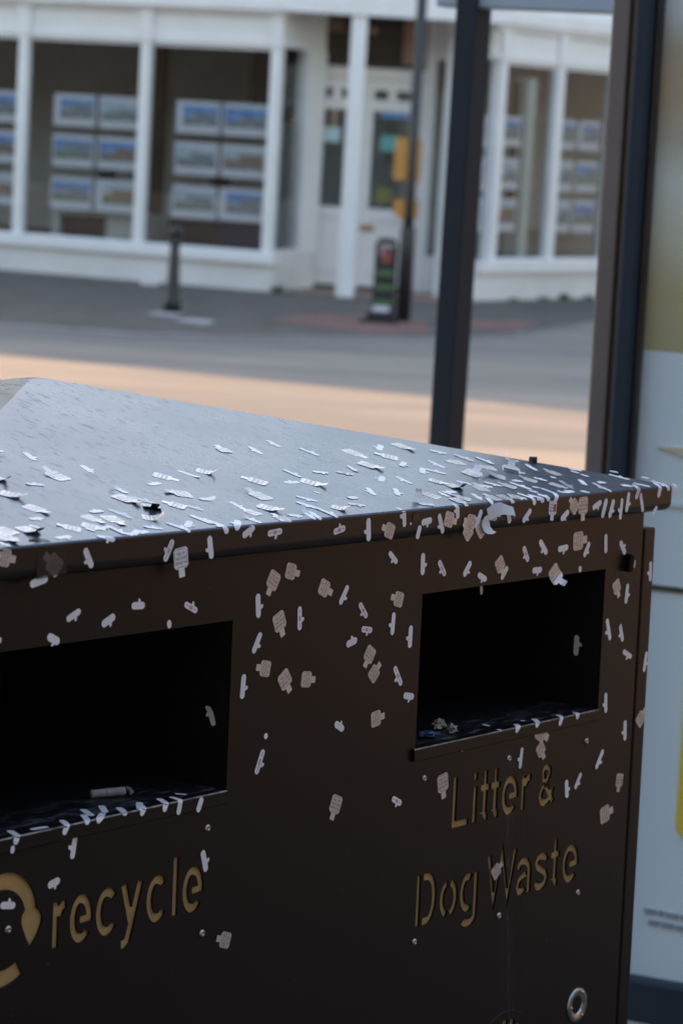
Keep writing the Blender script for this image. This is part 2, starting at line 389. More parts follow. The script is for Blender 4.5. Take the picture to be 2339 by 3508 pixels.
# ------------------------------------------------------------------ stickers
zs_ = lz - tn
def surf(kind, u, v):
    """unrolled surface coordinates -> (point, normal) in bin coordinates"""
    if kind == 't':
        E = Vector((u, ly, lz))
        if v > tn: return E + sl_v * v, nl_v
        if v < -tn: return Vector((u, ly, lz + v)), Vector((0, -1, 0))
        a = R(ANG * (v + tn) / (2 * tn)); d = RAD * (1 - math.cos(a))
        return Vector((u, ly + d, zs_ + RAD * math.sin(a))), Vector((0, -math.cos(a), math.sin(a)))
    if kind == 'd': return Vector((u, 0, v)), Vector((0, -1, 0))
    if kind == 's':
        r = .0018; y0 = -.0040; t_ = r
        if v > t_: return Vector((u, y0 + v, zb)), Vector((0, 0, 1))
        if v < -t_: return Vector((u, y0, zb + v)), Vector((0, -1, 0))
        a = R(90 * (v + t_) / (2 * t_)); return Vector((u, y0 + r * (1 - math.cos(a)), zb - r + r * math.sin(a))), Vector((0, -math.cos(a), math.sin(a)))
    if kind == 'r': return Vector((xo + W - .0003, u, v)), Vector((-1, 0, 0))     # right inner wall of a slot
    if kind == 'l': return Vector((-xo - .0003, u, v)), Vector((-1, 0, 0))
def strip_cols(L, w, side):
    """columns (s, lo, hi) of a pill strip with a half-way tab"""
    hw = w / 2; col = []
    ss = [-L / 2, -L / 2 + hw * .12, -L / 2 + hw * .4, -L / 2 + hw * .9]
    t0, t1, th = -.02 * L, .18 * L, .16 * L
    mid = [-.25 * L, -.12 * L, t0, t0 + .001 * L, .04 * L, .09 * L, t1 - .05 * L, t1, t1 + .001 * L, .3 * L]
    ss = ss + [m for m in sorted(set(mid)) if -L / 2 + hw < m < L / 2 - hw] + [-s for s in ss[::-1]]
    for s in ss:
        e = max(0, abs(s) - (L / 2 - hw)) / hw; h = hw * math.sqrt(max(0.004, 1 - e * e))
        lo, hi = -h, h
        if side and t0 < s < t1:
            x = th * (1 if s < t1 - .05 * L else .75)
            if side > 0: hi = h + x
            else: lo = -h - x
        col.append((s, lo, hi))
    return col
def tag_cols(k):
    """octagon tag: s runs from the far end of the body to the tab tip"""
    b, c = 8.1 * k, 2.2 * k
    out = [(-b, -b + c, b - c), (-b + c, -b, b), (-b * .4, -b, b), (0, -b, b), (b * .4, -b, b), (b - c, -b, b), (b, -b + c, b - c), (b + .01, -3.4 * k, 3.4 * k), (b + 2.5 * k, -3.4 * k, 3.4 * k), (b + 5 * k, -3.4 * k, 3.4 * k), (b + 6.6 * k, -3.2 * k, 3.2 * k)]
    return [(s / 1000, lo / 1000, hi / 1000) for s, lo, hi in out]
def bend(s, s0, kap):
    """curl past s0 with curvature kap -> (along, height)"""
    if kap == 0: return s, 0.
    d = (s - s0) if kap > 0 else (s0 - s)
    if d <= 0: return s, 0.
    k = abs(kap); a = min(d * k, 2.4)
    along = math.sin(a) / k; hh = (1 - math.cos(a)) / k
    if d * k > 2.4: along += math.cos(2.4) * (d - 2.4 / k); hh += math.sin(2.4) * (d - 2.4 / k)
    return (s0 + along if kap > 0 else s0 - along), hh
def text_mesh():
    out = []
    for line, dz in (('PEEL OFF', 3.6), ('THE STICKER', 0.), ('BEFORE USE', -3.6)):
        cu = bpy.data.curves.new('txt', 'FONT'); cu.body = line; cu.align_x = 'CENTER'; cu.size = 3.1; cu.resolution_u = 1; cu.space_character = 1.0
        cu.offset = .05
        ob = bpy.data.objects.new('txt', cu); C.objects.link(ob); dg = bpy.context.evaluated_depsgraph_get()
        me = bpy.data.meshes.new_from_object(ob.evaluated_get(dg)); w = max(v.co.x for v in me.vertices) - min(v.co.x for v in me.vertices)
        kx = {'PEEL OFF': 9.2, 'THE STICKER': 12.4, 'BEFORE USE': 12.0}[line] / w
        out.append(([(v.co.x * kx, v.co.y + dz - 1.1) for v in me.vertices], [tuple(q.vertices) for q in me.polygons]))
        bpy.data.objects.remove(ob); bpy.data.meshes.remove(me); bpy.data.curves.remove(cu)
    return out
TXT = text_mesh()
layer = [0]
def sticker(kind, sf, u, v, ang, L, side, fl, lab):
    layer[0] += 1
    ca, sa = math.cos(R(ang)), math.sin(R(ang))
    base = .00014 + .00008 * (layer[0] % 7)
    pc, nc = surf(sf, u, v)
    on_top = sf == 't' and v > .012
    kap, s0 = 0., 0.
    if kind == 'S': Lm = min(max(L, 6.), 29.) / 1000; w = (.0067 if L > 14 else .0055) * rnd.uniform(.88, 1.1)
    if kind == 'T': kk = min(max(L / 14.4, .96), 1.28)
    half = Lm / 2 if kind == 'S' else .009
    if 'C' in fl: kap = rnd.choice((-1, 1)) * rnd.uniform(45, 75); s0 = -.1 * half if kap > 0 else .1 * half
    elif 'c' in fl: kap = rnd.choice((-1, 1)) * rnd.uniform(18, 34); s0 = .35 * half * (1 if kap > 0 else -1)
    elif on_top: kap = rnd.choice((-1, 1)) * rnd.uniform(2, 12); s0 = .3 * half * (1 if kap > 0 else -1)
    else: kap = rnd.choice((-1, 1)) * rnd.uniform(0, 9); s0 = .5 * half * (1 if kap > 0 else -1)
    if kind == 'T' and fl: kap = abs(kap)
    if 'd' in fl and kind == 'T': kap = -150 if 'C' not in fl else 60; s0 = 0.004 if 'C' not in fl else 0.
    Lm_v = rnd.uniform(.94, 1.06)
    if sf == 't' and abs(v) <= .012: kap *= .3
    def place(s, x, off):
        a, h = bend(s, s0, kap)
        q, n = surf(sf, u + a * ca - x * sa, v + a * sa + x * ca)
        # the paper's own normal leans back where it curls
        return q + n * (base + h + off) - pc
    mb = MB()
    if kind == 'S':
        cols = strip_cols(Lm, w, side); m = M['white']
        if 't' in fl: m = M['trans']
        if 'B' in fl: m = M['blue_st']
        if 'b' in fl: m = M['brown_st']
        if 'g' in fl: m = M['beige_st']
    elif kind == 'T':
        cols = tag_cols(kk); m = M['foil']
        if 'w' in fl or 'r' in fl: m = M['white']
        if 'd' in fl: m = M['foil']
    else:
        rx, rz = L / 2 * .000307 * 1.7, side / 2 * .000307; cols = []
        for q in range(13):
            a = math.pi * q / 12; cols.append((-rx * math.cos(a), -rz * max(.02, math.sin(a)), rz * max(.02, math.sin(a))))
        m = M['brown_st'] if L > 15 else M['blue_st']
    # local frame of the surface is right-handed when the first axis x second axis points along +n
    fwd = (surf(sf, u + .001, v)[0] - surf(sf, u, v)[0]).cross(surf(sf, u, v + .001)[0] - surf(sf, u, v)[0]).dot(nc) > 0
    prev = None
    for s, lo, hi in cols:
        cur = [mb.vert(place(s, lo + (hi - lo) * j / 3, 0)) for j in range(4)]
        if prev:
            for j in range(3):
                f4 = (prev[j], cur[j], cur[j + 1], prev[j + 1]); mb.face(f4 if fwd else f4[::-1])
        prev = cur
    nm = {'S': 'strip_sticker', 'T': 'tag_sticker', 'O': 'oval_sticker'}[kind]
    o = mb.build(nm, m, mw=BINM @ Matrix.Translation(pc), smooth=True)
    tag(o, lab, 'sticker', {'S': 'white strip stickers stuck on the bin', 'T': 'peel off tag stickers stuck on the bin', 'O': 'round dark stickers stuck on the rim'}[kind])
    e = .00008
    def bar(pm, s0_, s1_, x0, x1):
        n = 3; pr = None
        for i in range(n + 1):
            s = s0_ + (s1_ - s0_) * i / n
            cur = [pm.vert(place(s, x0, e)), pm.vert(place(s, x1, e))]
            if pr: f4 = (pr[0], cur[0], cur[1], pr[1]); pm.face(f4 if fwd else f4[::-1])
            pr = cur
    if kind == 'T' and 'd' not in fl:
        pm = MB(); k3 = kk / 1000
        for vs, fs in TXT:
            i0 = len(pm.v)
            for (tx, ty) in vs: pm.vert(place(-ty * k3, tx * k3, e))
            for f in fs: pm.face(tuple(i0 + q for q in (f if fwd else f[::-1])))
        i_, o_ = 6.7 * k3, 7.1 * k3
        bar(pm, -o_ + .0018, o_ - .0018, i_, o_); bar(pm, -o_ + .0018, o_ - .0018, -o_, -i_)
        bar(pm, i_, o_, -o_ + .0018, o_ - .0018); bar(pm, -o_, -i_, -o_ + .0018, o_ - .0018)
        pm.build('print', M['ink_glare' if on_top else 'ink'], o)
        if 'r' in fl:
            pm = MB(); bar(pm, -.004, .004, .0015, .0066); pm.build('red_block', M['red'], o)
    if kind == 'S' and 'p' in fl:
        pm = MB(); q = Lm
        bar(pm, -.40 * q, -.20 * q, -.0003, .0003); bar(pm, .20 * q, .40 * q, -.0003, .0003); pm.build('print', M['ink'], o)
        pm = MB()
        for c_ in (-.09, -.03, .03, .09):        # little ring letters
            for a, b, x0, x1 in ((-.025, .025, .0009, .0014), (-.025, .025, -.0014, -.0009), (-.025, -.010, -.0014, .0014), (.010, .025, -.0014, .0014)): bar(pm, (c_ + a) * q, (c_ + b) * q, x0, x1)
        if side: bar(pm, .07 * q, .10 * q, side * .0042, side * .0052)
        pm.build('red_print', M['red'], o)
    if kind == 'T' and 'd' in fl:
        pm = MB(); bar(pm, -.0079 * kk, .0035 * kk, -.0068 * kk, .0068 * kk); pm.build('black_back', M['black_st'], o)
    return o
TABLE = [
('S','t',-0.2608,0.2255,-31,8.2,-1,'','white strip sticker high up of lid, left part, leftmost'),
('S','t',-0.2387,0.2069,-111,24.4,1,'','white strip sticker high up of lid, left part, second from left'),
('T','t',-0.2566,0.1506,99,19.6,0,'c','silvery tag sticker high up of lid, left part'),
('S','t',-0.3022,0.1350,-17,19.5,1,'c','white strip sticker halfway up of lid, left part'),
('T','t',-0.3315,0.1552,-75,9.1,0,'C','curled silvery tag sticker high up of lid, left part'),
('T','t',-0.3550,0.1146,-59,16.3,0,'c','silvery tag sticker halfway up of lid, left part, leftmost'),
('S','t',-0.2006,0.1661,-106,22.0,1,'','white strip sticker high up of lid, left part, rightmost'),
('T','t',-0.3587,0.0796,-77,16.4,0,'c','silvery tag sticker halfway up of lid, left part, second from left'),
('S','t',-0.3790,0.0560,-0,17.2,-1,'','white strip sticker near front of lid, left end'),
('T','t',-0.4370,0.0341,104,16.6,0,'','silvery tag sticker near front of lid, left end'),
('T','t',-0.4123,0.0319,-89,16.8,0,'C','curled silvery tag sticker near front of lid, left end'),
('S','t',-0.3986,0.0383,-66,10.9,0,'','short white sticker scrap near front of lid, left end'),
('T','t',-0.4518,0.0223,-87,18.7,0,'c','silvery tag sticker at front edge of lid, left end'),
('S','t',-0.4647,0.0093,-76,14.0,-1,'','white strip sticker at front edge of lid, left end, the left of two'),
('T','t',-0.3607,0.0285,130,12.0,0,'','silvery tag sticker at front edge of lid, left part, the left of two'),
('S','t',-0.3897,0.0106,4,20.2,-1,'','white strip sticker at front edge of lid, left end, the right of two'),
('S','t',-0.4207,0.0097,-22,20.0,0,'Cb','curled strip sticker at front edge of lid, left end'),
('S','t',-0.2153,0.1097,-92,24.2,0,'C','curled strip sticker halfway up of lid, left part'),
('T','t',-0.2322,0.0861,-79,20.1,0,'c','silvery tag sticker halfway up of lid, left part, rightmost'),
('S','t',-0.2144,0.0784,-60,24.6,1,'t','translucent strip sticker halfway up of lid, left part'),
('T','t',-0.2214,0.0606,-126,16.0,0,'C','curled silvery tag sticker near front of lid, left part, the right of two'),
('T','t',-0.1261,0.1346,-56,16.3,0,'','silvery tag sticker halfway up of lid, middle left part, the left of two'),
('S','t',-0.1563,0.1168,6,19.5,1,'','white strip sticker halfway up of lid, middle left part, the left of two'),
('T','t',-0.1495,0.0870,153,17.2,0,'c','silvery tag sticker halfway up of lid, middle left part, the right of two'),
('T','t',-0.1861,0.0596,120,14.8,0,'','silvery tag sticker near front of lid, middle left part, the left of two'),
('S','t',-0.2962,0.0609,3,17.6,1,'','white strip sticker near front of lid, left part'),
('S','t',-0.2747,0.0511,-81,26.3,1,'t','translucent strip sticker near front of lid, left part'),
('T','t',-0.3172,0.0471,-82,14.4,0,'','silvery tag sticker near front of lid, left part, the left of two'),
('T','t',-0.2953,0.0412,-98,16.7,0,'','silvery tag sticker near front of lid, left part, the right of two'),
('T','t',-0.2503,0.0359,-41,12.9,0,'C','curled silvery tag sticker near front of lid, left part, the left of two'),
('T','t',-0.3370,0.0293,-54,10.2,0,'','silvery tag sticker at front edge of lid, left part, the right of two'),
('S','t',-0.3448,0.0214,-66,10.2,1,'','white strip sticker at front edge of lid, left part, leftmost'),
('S','t',-0.3247,0.0232,2,10.0,-1,'','white strip sticker at front edge of lid, left part, second from left'),
('S','t',-0.3170,0.0158,-88,23.3,1,'','white strip sticker at front edge of lid, left part, fourth from left'),
('S','t',-0.3124,0.0052,-49,10.2,1,'c','white strip sticker at front edge of lid, left part, fifth from left'),
('S','t',-0.2999,0.0073,29,19.4,0,'','white strip sticker at front edge of lid, left part, sixth from left'),
('S','t',-0.2912,0.0061,13,14.7,1,'','white strip sticker at front edge of lid, left part, seventh from left'),
('S','t',-0.2697,0.0136,-29,19.5,1,'c','white strip sticker at front edge of lid, left part, eighth from left'),
('S','t',-0.3440,0.0022,-25,19.2,-1,'','white strip sticker at front edge of lid, left part, third from left'),
('S','t',-0.2387,0.0102,-70,25.1,1,'','white strip sticker at front edge of lid, left part, ninth from left'),
('S','t',-0.2631,-0.0162,-119,22.0,-1,'p','red printed strip sticker on lid rim above left slot'),
('S','t',-0.3686,-0.0158,-60,20.6,-1,'','white strip sticker leaning left on lid rim above left slot, the right of two'),
('T','t',-0.2454,-0.0244,-83,17.4,0,'w','white tag sticker on lid rim above plain middle'),
('S','t',-0.2045,-0.0172,-78,22.2,-1,'','white strip sticker upright on lid rim above plain middle, leftmost'),
('T','t',-0.4726,-0.0079,-12,9.5,0,'','silvery tag sticker tab right on lid rim above left slot, the left of two'),
('T','t',-0.4114,-0.0186,143,15.4,0,'','silvery tag sticker tab left on lid rim above left slot, the right of two'),
('S','t',-0.4300,-0.0317,11,22.0,0,'','white strip sticker level on lid rim above left slot, the left of two'),
('T','t',0.0348,0.1944,75,13.4,0,'','silvery tag sticker high up of lid, middle'),
('S','t',-0.0856,0.1360,-74,25.2,0,'c','white strip sticker halfway up of lid, middle left part, the right of two'),
('T','t',-0.0583,0.1392,-56,14.4,0,'C','curled silvery tag sticker halfway up of lid, middle'),
('S','t',0.0802,0.1885,-105,25.3,-1,'','white strip sticker high up of lid, middle right part, leftmost'),
('T','t',-0.0149,0.1040,119,17.6,0,'','silvery tag sticker halfway up of lid, middle, the left of two'),
('T','t',-0.0551,0.0659,93,20.6,0,'c','silvery tag sticker near front of lid, middle'),
('S','t',-0.1329,0.0685,-16,18.9,0,'C','curled strip sticker near front of lid, middle left part'),
('S','t',-0.1713,0.0503,-65,17.5,1,'t','translucent strip sticker near front of lid, middle left part'),
('S','t',-0.1108,0.0494,-101,21.2,1,'','white strip sticker near front of lid, middle left part'),
('T','t',-0.1108,0.0284,99,12.3,0,'','silvery tag sticker at front edge of lid, middle left part, the left of two'),
('S','t',-0.1327,0.0134,-67,23.6,1,'C','curled strip sticker at front edge of lid, middle left part'),
('S','t',-0.2207,0.0143,-146,23.4,1,'','white strip sticker at front edge of lid, left part, rightmost'),
('S','t',-0.1933,0.0228,-80,25.4,1,'','white strip sticker at front edge of lid, middle left part, leftmost'),
('S','t',-0.1854,0.0068,-75,26.8,-1,'','white strip sticker at front edge of lid, middle left part, second from left'),
('S','t',-0.1608,0.0049,-140,24.2,-1,'','white strip sticker at front edge of lid, middle left part, third from left'),
('S','t',-0.1497,-0.0059,26,19.6,-1,'','white strip sticker leaning right on lid rim above plain middle, second from left'),
('S','t',-0.2368,0.0065,-71,16.0,1,'','white strip sticker at front edge of lid, left part, tenth from left'),
('S','t',0.1300,0.2048,-102,23.8,-1,'','white strip sticker high up of lid, middle right part, second from left'),
('S','t',0.1552,0.1755,-83,26.1,1,'','white strip sticker high up of lid, middle right part, rightmost'),
('S','t',0.0579,0.1190,-90,24.2,1,'','white strip sticker halfway up of lid, middle, the right of two'),
('S','t',0.1022,0.1162,-20,19.8,-1,'','white strip sticker halfway up of lid, middle right part, leftmost'),
('S','t',0.1349,0.1093,-31,19.8,-1,'p','red printed strip sticker halfway up of lid, middle right part'),
('S','t',0.0298,0.0957,-6,20.5,1,'c','white strip sticker halfway up of lid, middle, the left of two'),
('T','t',0.0553,0.0918,-61,17.9,0,'c','silvery tag sticker halfway up of lid, middle, the right of two'),
('S','t',0.0328,0.0641,-56,7.9,0,'','short white sticker scrap near front of lid, middle'),
('S','t',-0.0009,0.0500,-51,22.9,-1,'','white strip sticker near front of lid, middle, leftmost'),
('T','t',-0.0800,0.0360,-66,16.8,0,'c','silvery tag sticker near front of lid, middle left part, the right of two'),
('S','t',-0.0201,0.0338,-68,24.3,-1,'','white strip sticker near front of lid, middle, second from left'),
('S','t',-0.0145,0.0124,-87,26.7,1,'','white strip sticker at front edge of lid, middle, the right of two'),
('S','t',-0.0457,0.0126,-103,26.0,1,'C','curled strip sticker at front edge of lid, middle'),
('S','t',-0.0378,0.0090,-107,21.4,0,'','white strip sticker at front edge of lid, middle, the left of two'),
('S','t',-0.0650,0.0122,-20,17.8,-1,'','white strip sticker at front edge of lid, middle left part, rightmost'),
('T','t',-0.0907,0.0078,84,12.4,0,'','silvery tag sticker at front edge of lid, middle left part, the right of two'),
('T','t',0.0141,0.0203,-59,11.5,0,'C','curled silvery tag sticker at front edge of lid, middle'),
('S','t',-0.1108,-0.0091,4,21.9,-1,'p','red printed strip sticker on lid rim above plain middle, the left of two'),
('S','t',-0.0099,-0.0130,10,19.4,1,'p','red printed strip sticker on lid rim above plain middle, the right of two'),
('T','t',0.2204,0.1662,-82,19.9,0,'','silvery tag sticker high up of lid, right part, leftmost'),
('S','t',0.2821,0.1755,-146,26.6,-1,'','white strip sticker high up of lid, right part'),
('T','t',0.3236,0.1765,-85,17.5,0,'c','silvery tag sticker high up of lid, right part, rightmost'),
('T','t',0.2625,0.1465,128,17.0,0,'','silvery tag sticker high up of lid, right part, second from left'),
('S','t',0.2566,0.1229,-151,24.5,1,'','white strip sticker halfway up of lid, right part, leftmost'),
('S','t',0.1617,0.1200,-110,20.9,1,'','white strip sticker halfway up of lid, middle right part, second from left'),
('T','t',0.1985,0.1275,-71,19.0,0,'c','silvery tag sticker halfway up of lid, middle right part'),
('S','t',0.1716,0.0871,-148,24.6,-1,'','white strip sticker halfway up of lid, middle right part, rightmost'),
('S','t',0.2005,0.0792,-96,25.6,-1,'','white strip sticker halfway up of lid, right part, second from left'),
('S','t',0.1124,0.0558,-124,25.5,-1,'','white strip sticker near front of lid, middle right part, the left of two'),
('S','t',0.1482,0.0488,-136,27.1,1,'','white strip sticker near front of lid, middle right part, the right of two'),
('S','t',0.0659,0.0434,1,15.3,0,'c','white strip sticker near front of lid, middle, rightmost'),
('S','t',0.0496,0.0247,-25,19.0,-1,'p','red printed strip sticker at front edge of lid, middle'),
('T','t',0.1517,0.0158,71,17.3,0,'C','curled silvery tag sticker at front edge of lid, middle right part'),
('S','t',0.0982,-0.0034,-85,26.8,-1,'','white strip sticker upright on lid rim above plain middle, fourth from left'),
('S','t',0.0385,-0.0156,-85,23.8,-1,'','white strip sticker upright on lid rim above plain middle, third from left'),
('T','t',0.0742,-0.0189,160,13.5,0,'','silvery tag sticker tab left on lid rim above plain middle'),
('S','t',0.1244,-0.0234,-110,15.0,0,'','white strip sticker upright on lid rim above plain middle, rightmost'),
('S','t',0.3619,0.1518,-44,21.1,-1,'','white strip sticker high up of lid, right end'),
('S','t',0.3814,0.1288,-77,25.8,1,'','white strip sticker halfway up of lid, right end, leftmost'),
('S','t',0.4056,0.1165,-88,26.1,1,'','white strip sticker halfway up of lid, right end, second from left'),
('S','t',0.3116,0.1171,-94,24.5,-1,'','white strip sticker halfway up of lid, right part, rightmost'),
('T','t',0.3528,0.1176,161,15.6,0,'','silvery tag sticker halfway up of lid, right end, the left of two'),
('S','t',0.2631,0.1004,-145,25.5,1,'','white strip sticker halfway up of lid, right part, third from left'),
('S','t',0.2811,0.0962,-54,25.1,1,'','white strip sticker halfway up of lid, right part, fourth from left'),
('T','t',0.2455,0.0690,-59,12.9,0,'','silvery tag sticker near front of lid, right part, leftmost'),
('T','t',0.2548,0.0506,-91,16.2,0,'C','curled silvery tag sticker near front of lid, right part'),
('T','t',0.3304,0.0814,11,26.0,0,'C','curled silvery tag sticker halfway up of lid, right part'),
('S','t',0.2856,0.0592,-49,17.7,-1,'','white strip sticker near front of lid, right part, third from left'),
('T','t',0.1878,0.0314,103,16.1,0,'c','silvery tag sticker near front of lid, middle right part'),
('S','t',0.2279,0.0371,-5,21.5,1,'','white strip sticker near front of lid, right part, second from left'),
('S','t',0.2109,0.0321,-91,15.9,-1,'','white strip sticker near front of lid, right part, leftmost'),
('S','t',0.2221,0.0278,-85,17.0,0,'','white strip sticker at front edge of lid, right part, leftmost'),
('T','t',0.2270,0.0171,119,12.3,0,'','silvery tag sticker at front edge of lid, right part, second from left'),
('T','t',0.2097,0.0130,-93,13.9,0,'','silvery tag sticker at front edge of lid, right part, leftmost'),
('S','t',0.2543,0.0192,-115,20.5,1,'','white strip sticker at front edge of lid, right part, second from left'),
('S','t',0.1924,-0.0035,-83,20.8,-1,'','white strip sticker upright on rim above right slot, left half, third from left'),
('T','t',0.1777,-0.0134,-14,14.3,0,'','silvery tag sticker tab right on rim above right slot, left half, leftmost'),
('S','t',0.1634,-0.0169,-66,22.6,-1,'','white strip sticker upright on rim above right slot, left half, second from left'),
('S','t',0.1375,-0.0131,6,18.7,-1,'','white strip sticker level on rim above right slot, left half, leftmost'),
('T','t',0.2135,-0.0291,130,10.1,0,'','silvery tag sticker tab up on rim above right slot, left half, second from left'),
('T','t',0.2180,-0.0183,170,13.3,0,'','silvery tag sticker tab left on rim above right slot, left half, third from left'),
('S','t',0.2325,-0.0164,-116,22.0,-1,'','white strip sticker leaning right on rim above right slot, left half, fourth from left'),
('T','t',0.3832,0.0956,148,15.8,0,'','silvery tag sticker halfway up of lid, right end, the right of two'),
('S','t',0.4564,0.1133,-56,15.5,-1,'','white strip sticker halfway up of lid, right end, third from left'),
('T','t',0.4102,0.0823,39,36.9,0,'Cd','dark upturned tag sticker halfway up of lid, right end'),
('T','t',0.3630,0.0689,131,17.0,0,'c','silvery tag sticker near front of lid, right end, leftmost'),
('S','t',0.4574,0.0863,-110,22.1,0,'c','white strip sticker halfway up of lid, right end, rightmost'),
('S','t',0.5033,0.1154,-22,12.9,0,'','short white sticker scrap halfway up of lid, far right corner, the left of two'),
('S','t',0.4730,0.1390,-49,14.0,0,'','short white sticker scrap halfway up of lid, right end'),
('T','t',0.4046,0.0511,113,10.3,0,'c','silvery tag sticker near front of lid, right end, second from left'),
('S','t',0.3791,0.0518,-17,15.6,1,'','white strip sticker near front of lid, right end, leftmost'),
('S','t',0.4189,0.0742,-52,10.4,0,'','short white sticker scrap near front of lid, right end, the left of two'),
('S','t',0.4245,0.0509,-52,16.3,1,'','white strip sticker near front of lid, right end, rightmost'),
('S','t',0.3258,0.0480,-48,20.9,-1,'','white strip sticker near front of lid, right part, rightmost'),
('T','t',0.3438,0.0379,111,9.0,0,'','silvery tag sticker near front of lid, right part, rightmost'),
('S','t',0.3653,0.0377,-73,27.0,1,'','white strip sticker near front of lid, right end, second from left'),
('S','t',0.3060,0.0452,-30,19.2,-1,'','white strip sticker near front of lid, right part, fourth from left'),
('T','t',0.2901,0.0385,68,15.2,0,'c','silvery tag sticker near front of lid, right part, second from left'),
('T','t',0.3136,0.0094,-32,11.8,0,'','silvery tag sticker at front edge of lid, right part, rightmost'),
('S','t',0.3349,0.0058,-71,27.1,1,'','white strip sticker at front edge of lid, right part, fourth from left'),
('T','t',0.2743,0.0107,94,13.2,0,'','silvery tag sticker at front edge of lid, right part, third from left'),
('S','t',0.2594,0.0056,-125,17.9,0,'','white strip sticker at front edge of lid, right part, third from left'),
('T','t',0.2956,0.0113,-86,13.9,0,'','silvery tag sticker at front edge of lid, right part, fourth from left'),
('S','t',0.3495,0.0037,-50,22.4,-1,'','white strip sticker at front edge of lid, right part, rightmost'),
('S','t',0.3641,0.0038,-64,18.0,1,'','white strip sticker at front edge of lid, right end, second from left'),
('S','t',0.3636,0.0189,-37,11.6,-1,'','white strip sticker at front edge of lid, right end, leftmost'),
('S','t',0.3839,0.0295,-32,9.6,0,'','short white sticker scrap at front edge of lid, right end, the left of two'),
('T','t',0.2593,-0.0114,-7,8.4,0,'','silvery tag sticker tab right on rim above right slot, left half, rightmost'),
('S','t',0.2892,-0.0170,-72,15.1,0,'','white strip sticker upright on rim above right slot, left half, fifth from left'),
('S','t',0.3251,-0.0178,-140,20.3,1,'','white strip sticker leaning right on rim above right slot, left half, rightmost'),
('T','t',0.2383,-0.0272,40,15.0,0,'','silvery tag sticker tab right on rim above right slot, left half, fourth from left'),
('T','t',0.4746,0.0656,91,14.3,0,'','silvery tag sticker near front of lid, right end, third from left'),
('S','t',0.4544,0.0533,-45,8.1,0,'','short white sticker scrap near front of lid, right end, the right of two'),
('S','t',0.5268,0.0702,-33,17.3,1,'','white strip sticker near front of lid, far right corner, leftmost'),
('S','t',0.5156,0.0632,-62,11.3,0,'c','short white sticker scrap near front of lid, far right corner, leftmost'),
('S','t',0.5174,0.0503,-72,10.2,1,'','white strip sticker near front of lid, far right corner, third from left'),
('S','t',0.4477,0.0301,-114,34.4,1,'t','translucent strip sticker near front of lid, right end'),
('T','t',0.4282,0.0315,-76,11.3,0,'','silvery tag sticker near front of lid, right end, rightmost'),
('S','t',0.4081,0.0114,-83,9.0,0,'','short white sticker scrap at front edge of lid, right end, the right of two'),
('S','t',0.4220,0.0094,3,21.0,1,'','white strip sticker at front edge of lid, right end, fourth from left'),
('S','t',0.4845,0.0319,-130,23.3,0,'','white strip sticker near front of lid, far right corner, second from left'),
('S','t',0.4979,0.0137,-98,40.5,-1,'p','red printed strip sticker at front edge of lid, far right corner, the left of two'),
('S','t',0.5168,0.0266,-8,14.9,1,'','white strip sticker at front edge of lid, far right corner, leftmost'),
('S','t',0.4502,0.0061,-34,12.7,1,'c','white strip sticker at front edge of lid, right end, rightmost'),
('S','t',0.5752,0.0388,-58,26.2,1,'','white strip sticker near front of lid, far right corner, rightmost'),
('S','t',0.5891,0.0553,-30,11.3,0,'','short white sticker scrap near front of lid, far right corner, second from left'),
('S','t',0.5354,0.0904,-54,5.8,0,'','short white sticker scrap halfway up of lid, far right corner, the right of two'),
('S','t',0.3903,0.0168,-83,19.6,0,'B','pale blue strip sticker at front edge of lid, right end'),
('S','t',0.3846,0.0011,-131,26.3,0,'','white strip sticker at front edge of lid, right end, third from left'),
('T','t',0.3751,-0.0120,-94,10.7,0,'r','white tag sticker with red block on rim above right slot, right half'),
('T','t',0.4205,-0.0128,139,13.1,0,'','silvery tag sticker tab left on rim above right slot, right half, the left of two'),
('T','t',0.4387,-0.0127,-88,17.0,0,'','silvery tag sticker tab down on rim above right slot, right half, the right of two'),
('S','t',0.4014,-0.0219,-150,18.4,1,'','white strip sticker leaning right on rim above right slot, right half, leftmost'),
('S','t',0.4677,-0.0138,19,19.5,-1,'','white strip sticker level on rim above right slot, right half, second from left'),
('S','t',0.4837,-0.0183,-109,23.2,0,'','white strip sticker upright on rim above right slot, right half, third from left'),
('S','t',0.4992,-0.0194,-112,22.5,1,'','white strip sticker upright on rim above right slot, right half, rightmost'),
('S','t',0.5200,-0.0210,-95,24.8,-1,'','white strip sticker upright on far right end of rim, leftmost'),
('S','t',0.5345,-0.0141,-99,23.3,1,'','white strip sticker upright on far right end of rim, second from left'),
('S','t',0.5592,0.0011,-120,34.7,0,'p','red printed strip sticker at front edge of lid, far right corner, the right of two'),
('S','t',0.5655,-0.0159,-69,24.0,0,'c','white strip sticker upright on far right end of rim, third from left'),
('S','t',0.6070,0.0003,-112,26.7,0,'','white strip sticker at front edge of lid, far right corner, fourth from left'),
('S','t',0.5487,0.0116,-19,16.4,1,'','white strip sticker at front edge of lid, far right corner, second from left'),
('S','t',0.5793,0.0096,-41,21.4,0,'','white strip sticker at front edge of lid, far right corner, third from left'),
('S','t',0.6206,0.0067,-64,26.5,-1,'','white strip sticker at front edge of lid, far right corner, rightmost'),
('S','t',0.6433,-0.0060,-92,23.2,-1,'','white strip sticker upright on far right end of rim, rightmost'),
('S','t',0.5970,-0.0268,-140,12.1,0,'','short white sticker scrap on far right end of rim'),
('S','t',0.6206,0.0304,-30,10.8,0,'','short white sticker scrap near front of lid, far right corner, rightmost'),
('S','d',0.2326,1.0708,-130,19.6,1,'','white strip sticker leaning right above the right slot, leftmost'),
('S','d',0.2613,1.0597,-23,18.6,-1,'','white strip sticker level above the right slot, second from left'),
('T','d',0.2942,1.0711,-56,14.4,0,'','silvery tag sticker tab down above the right slot, the left of two'),
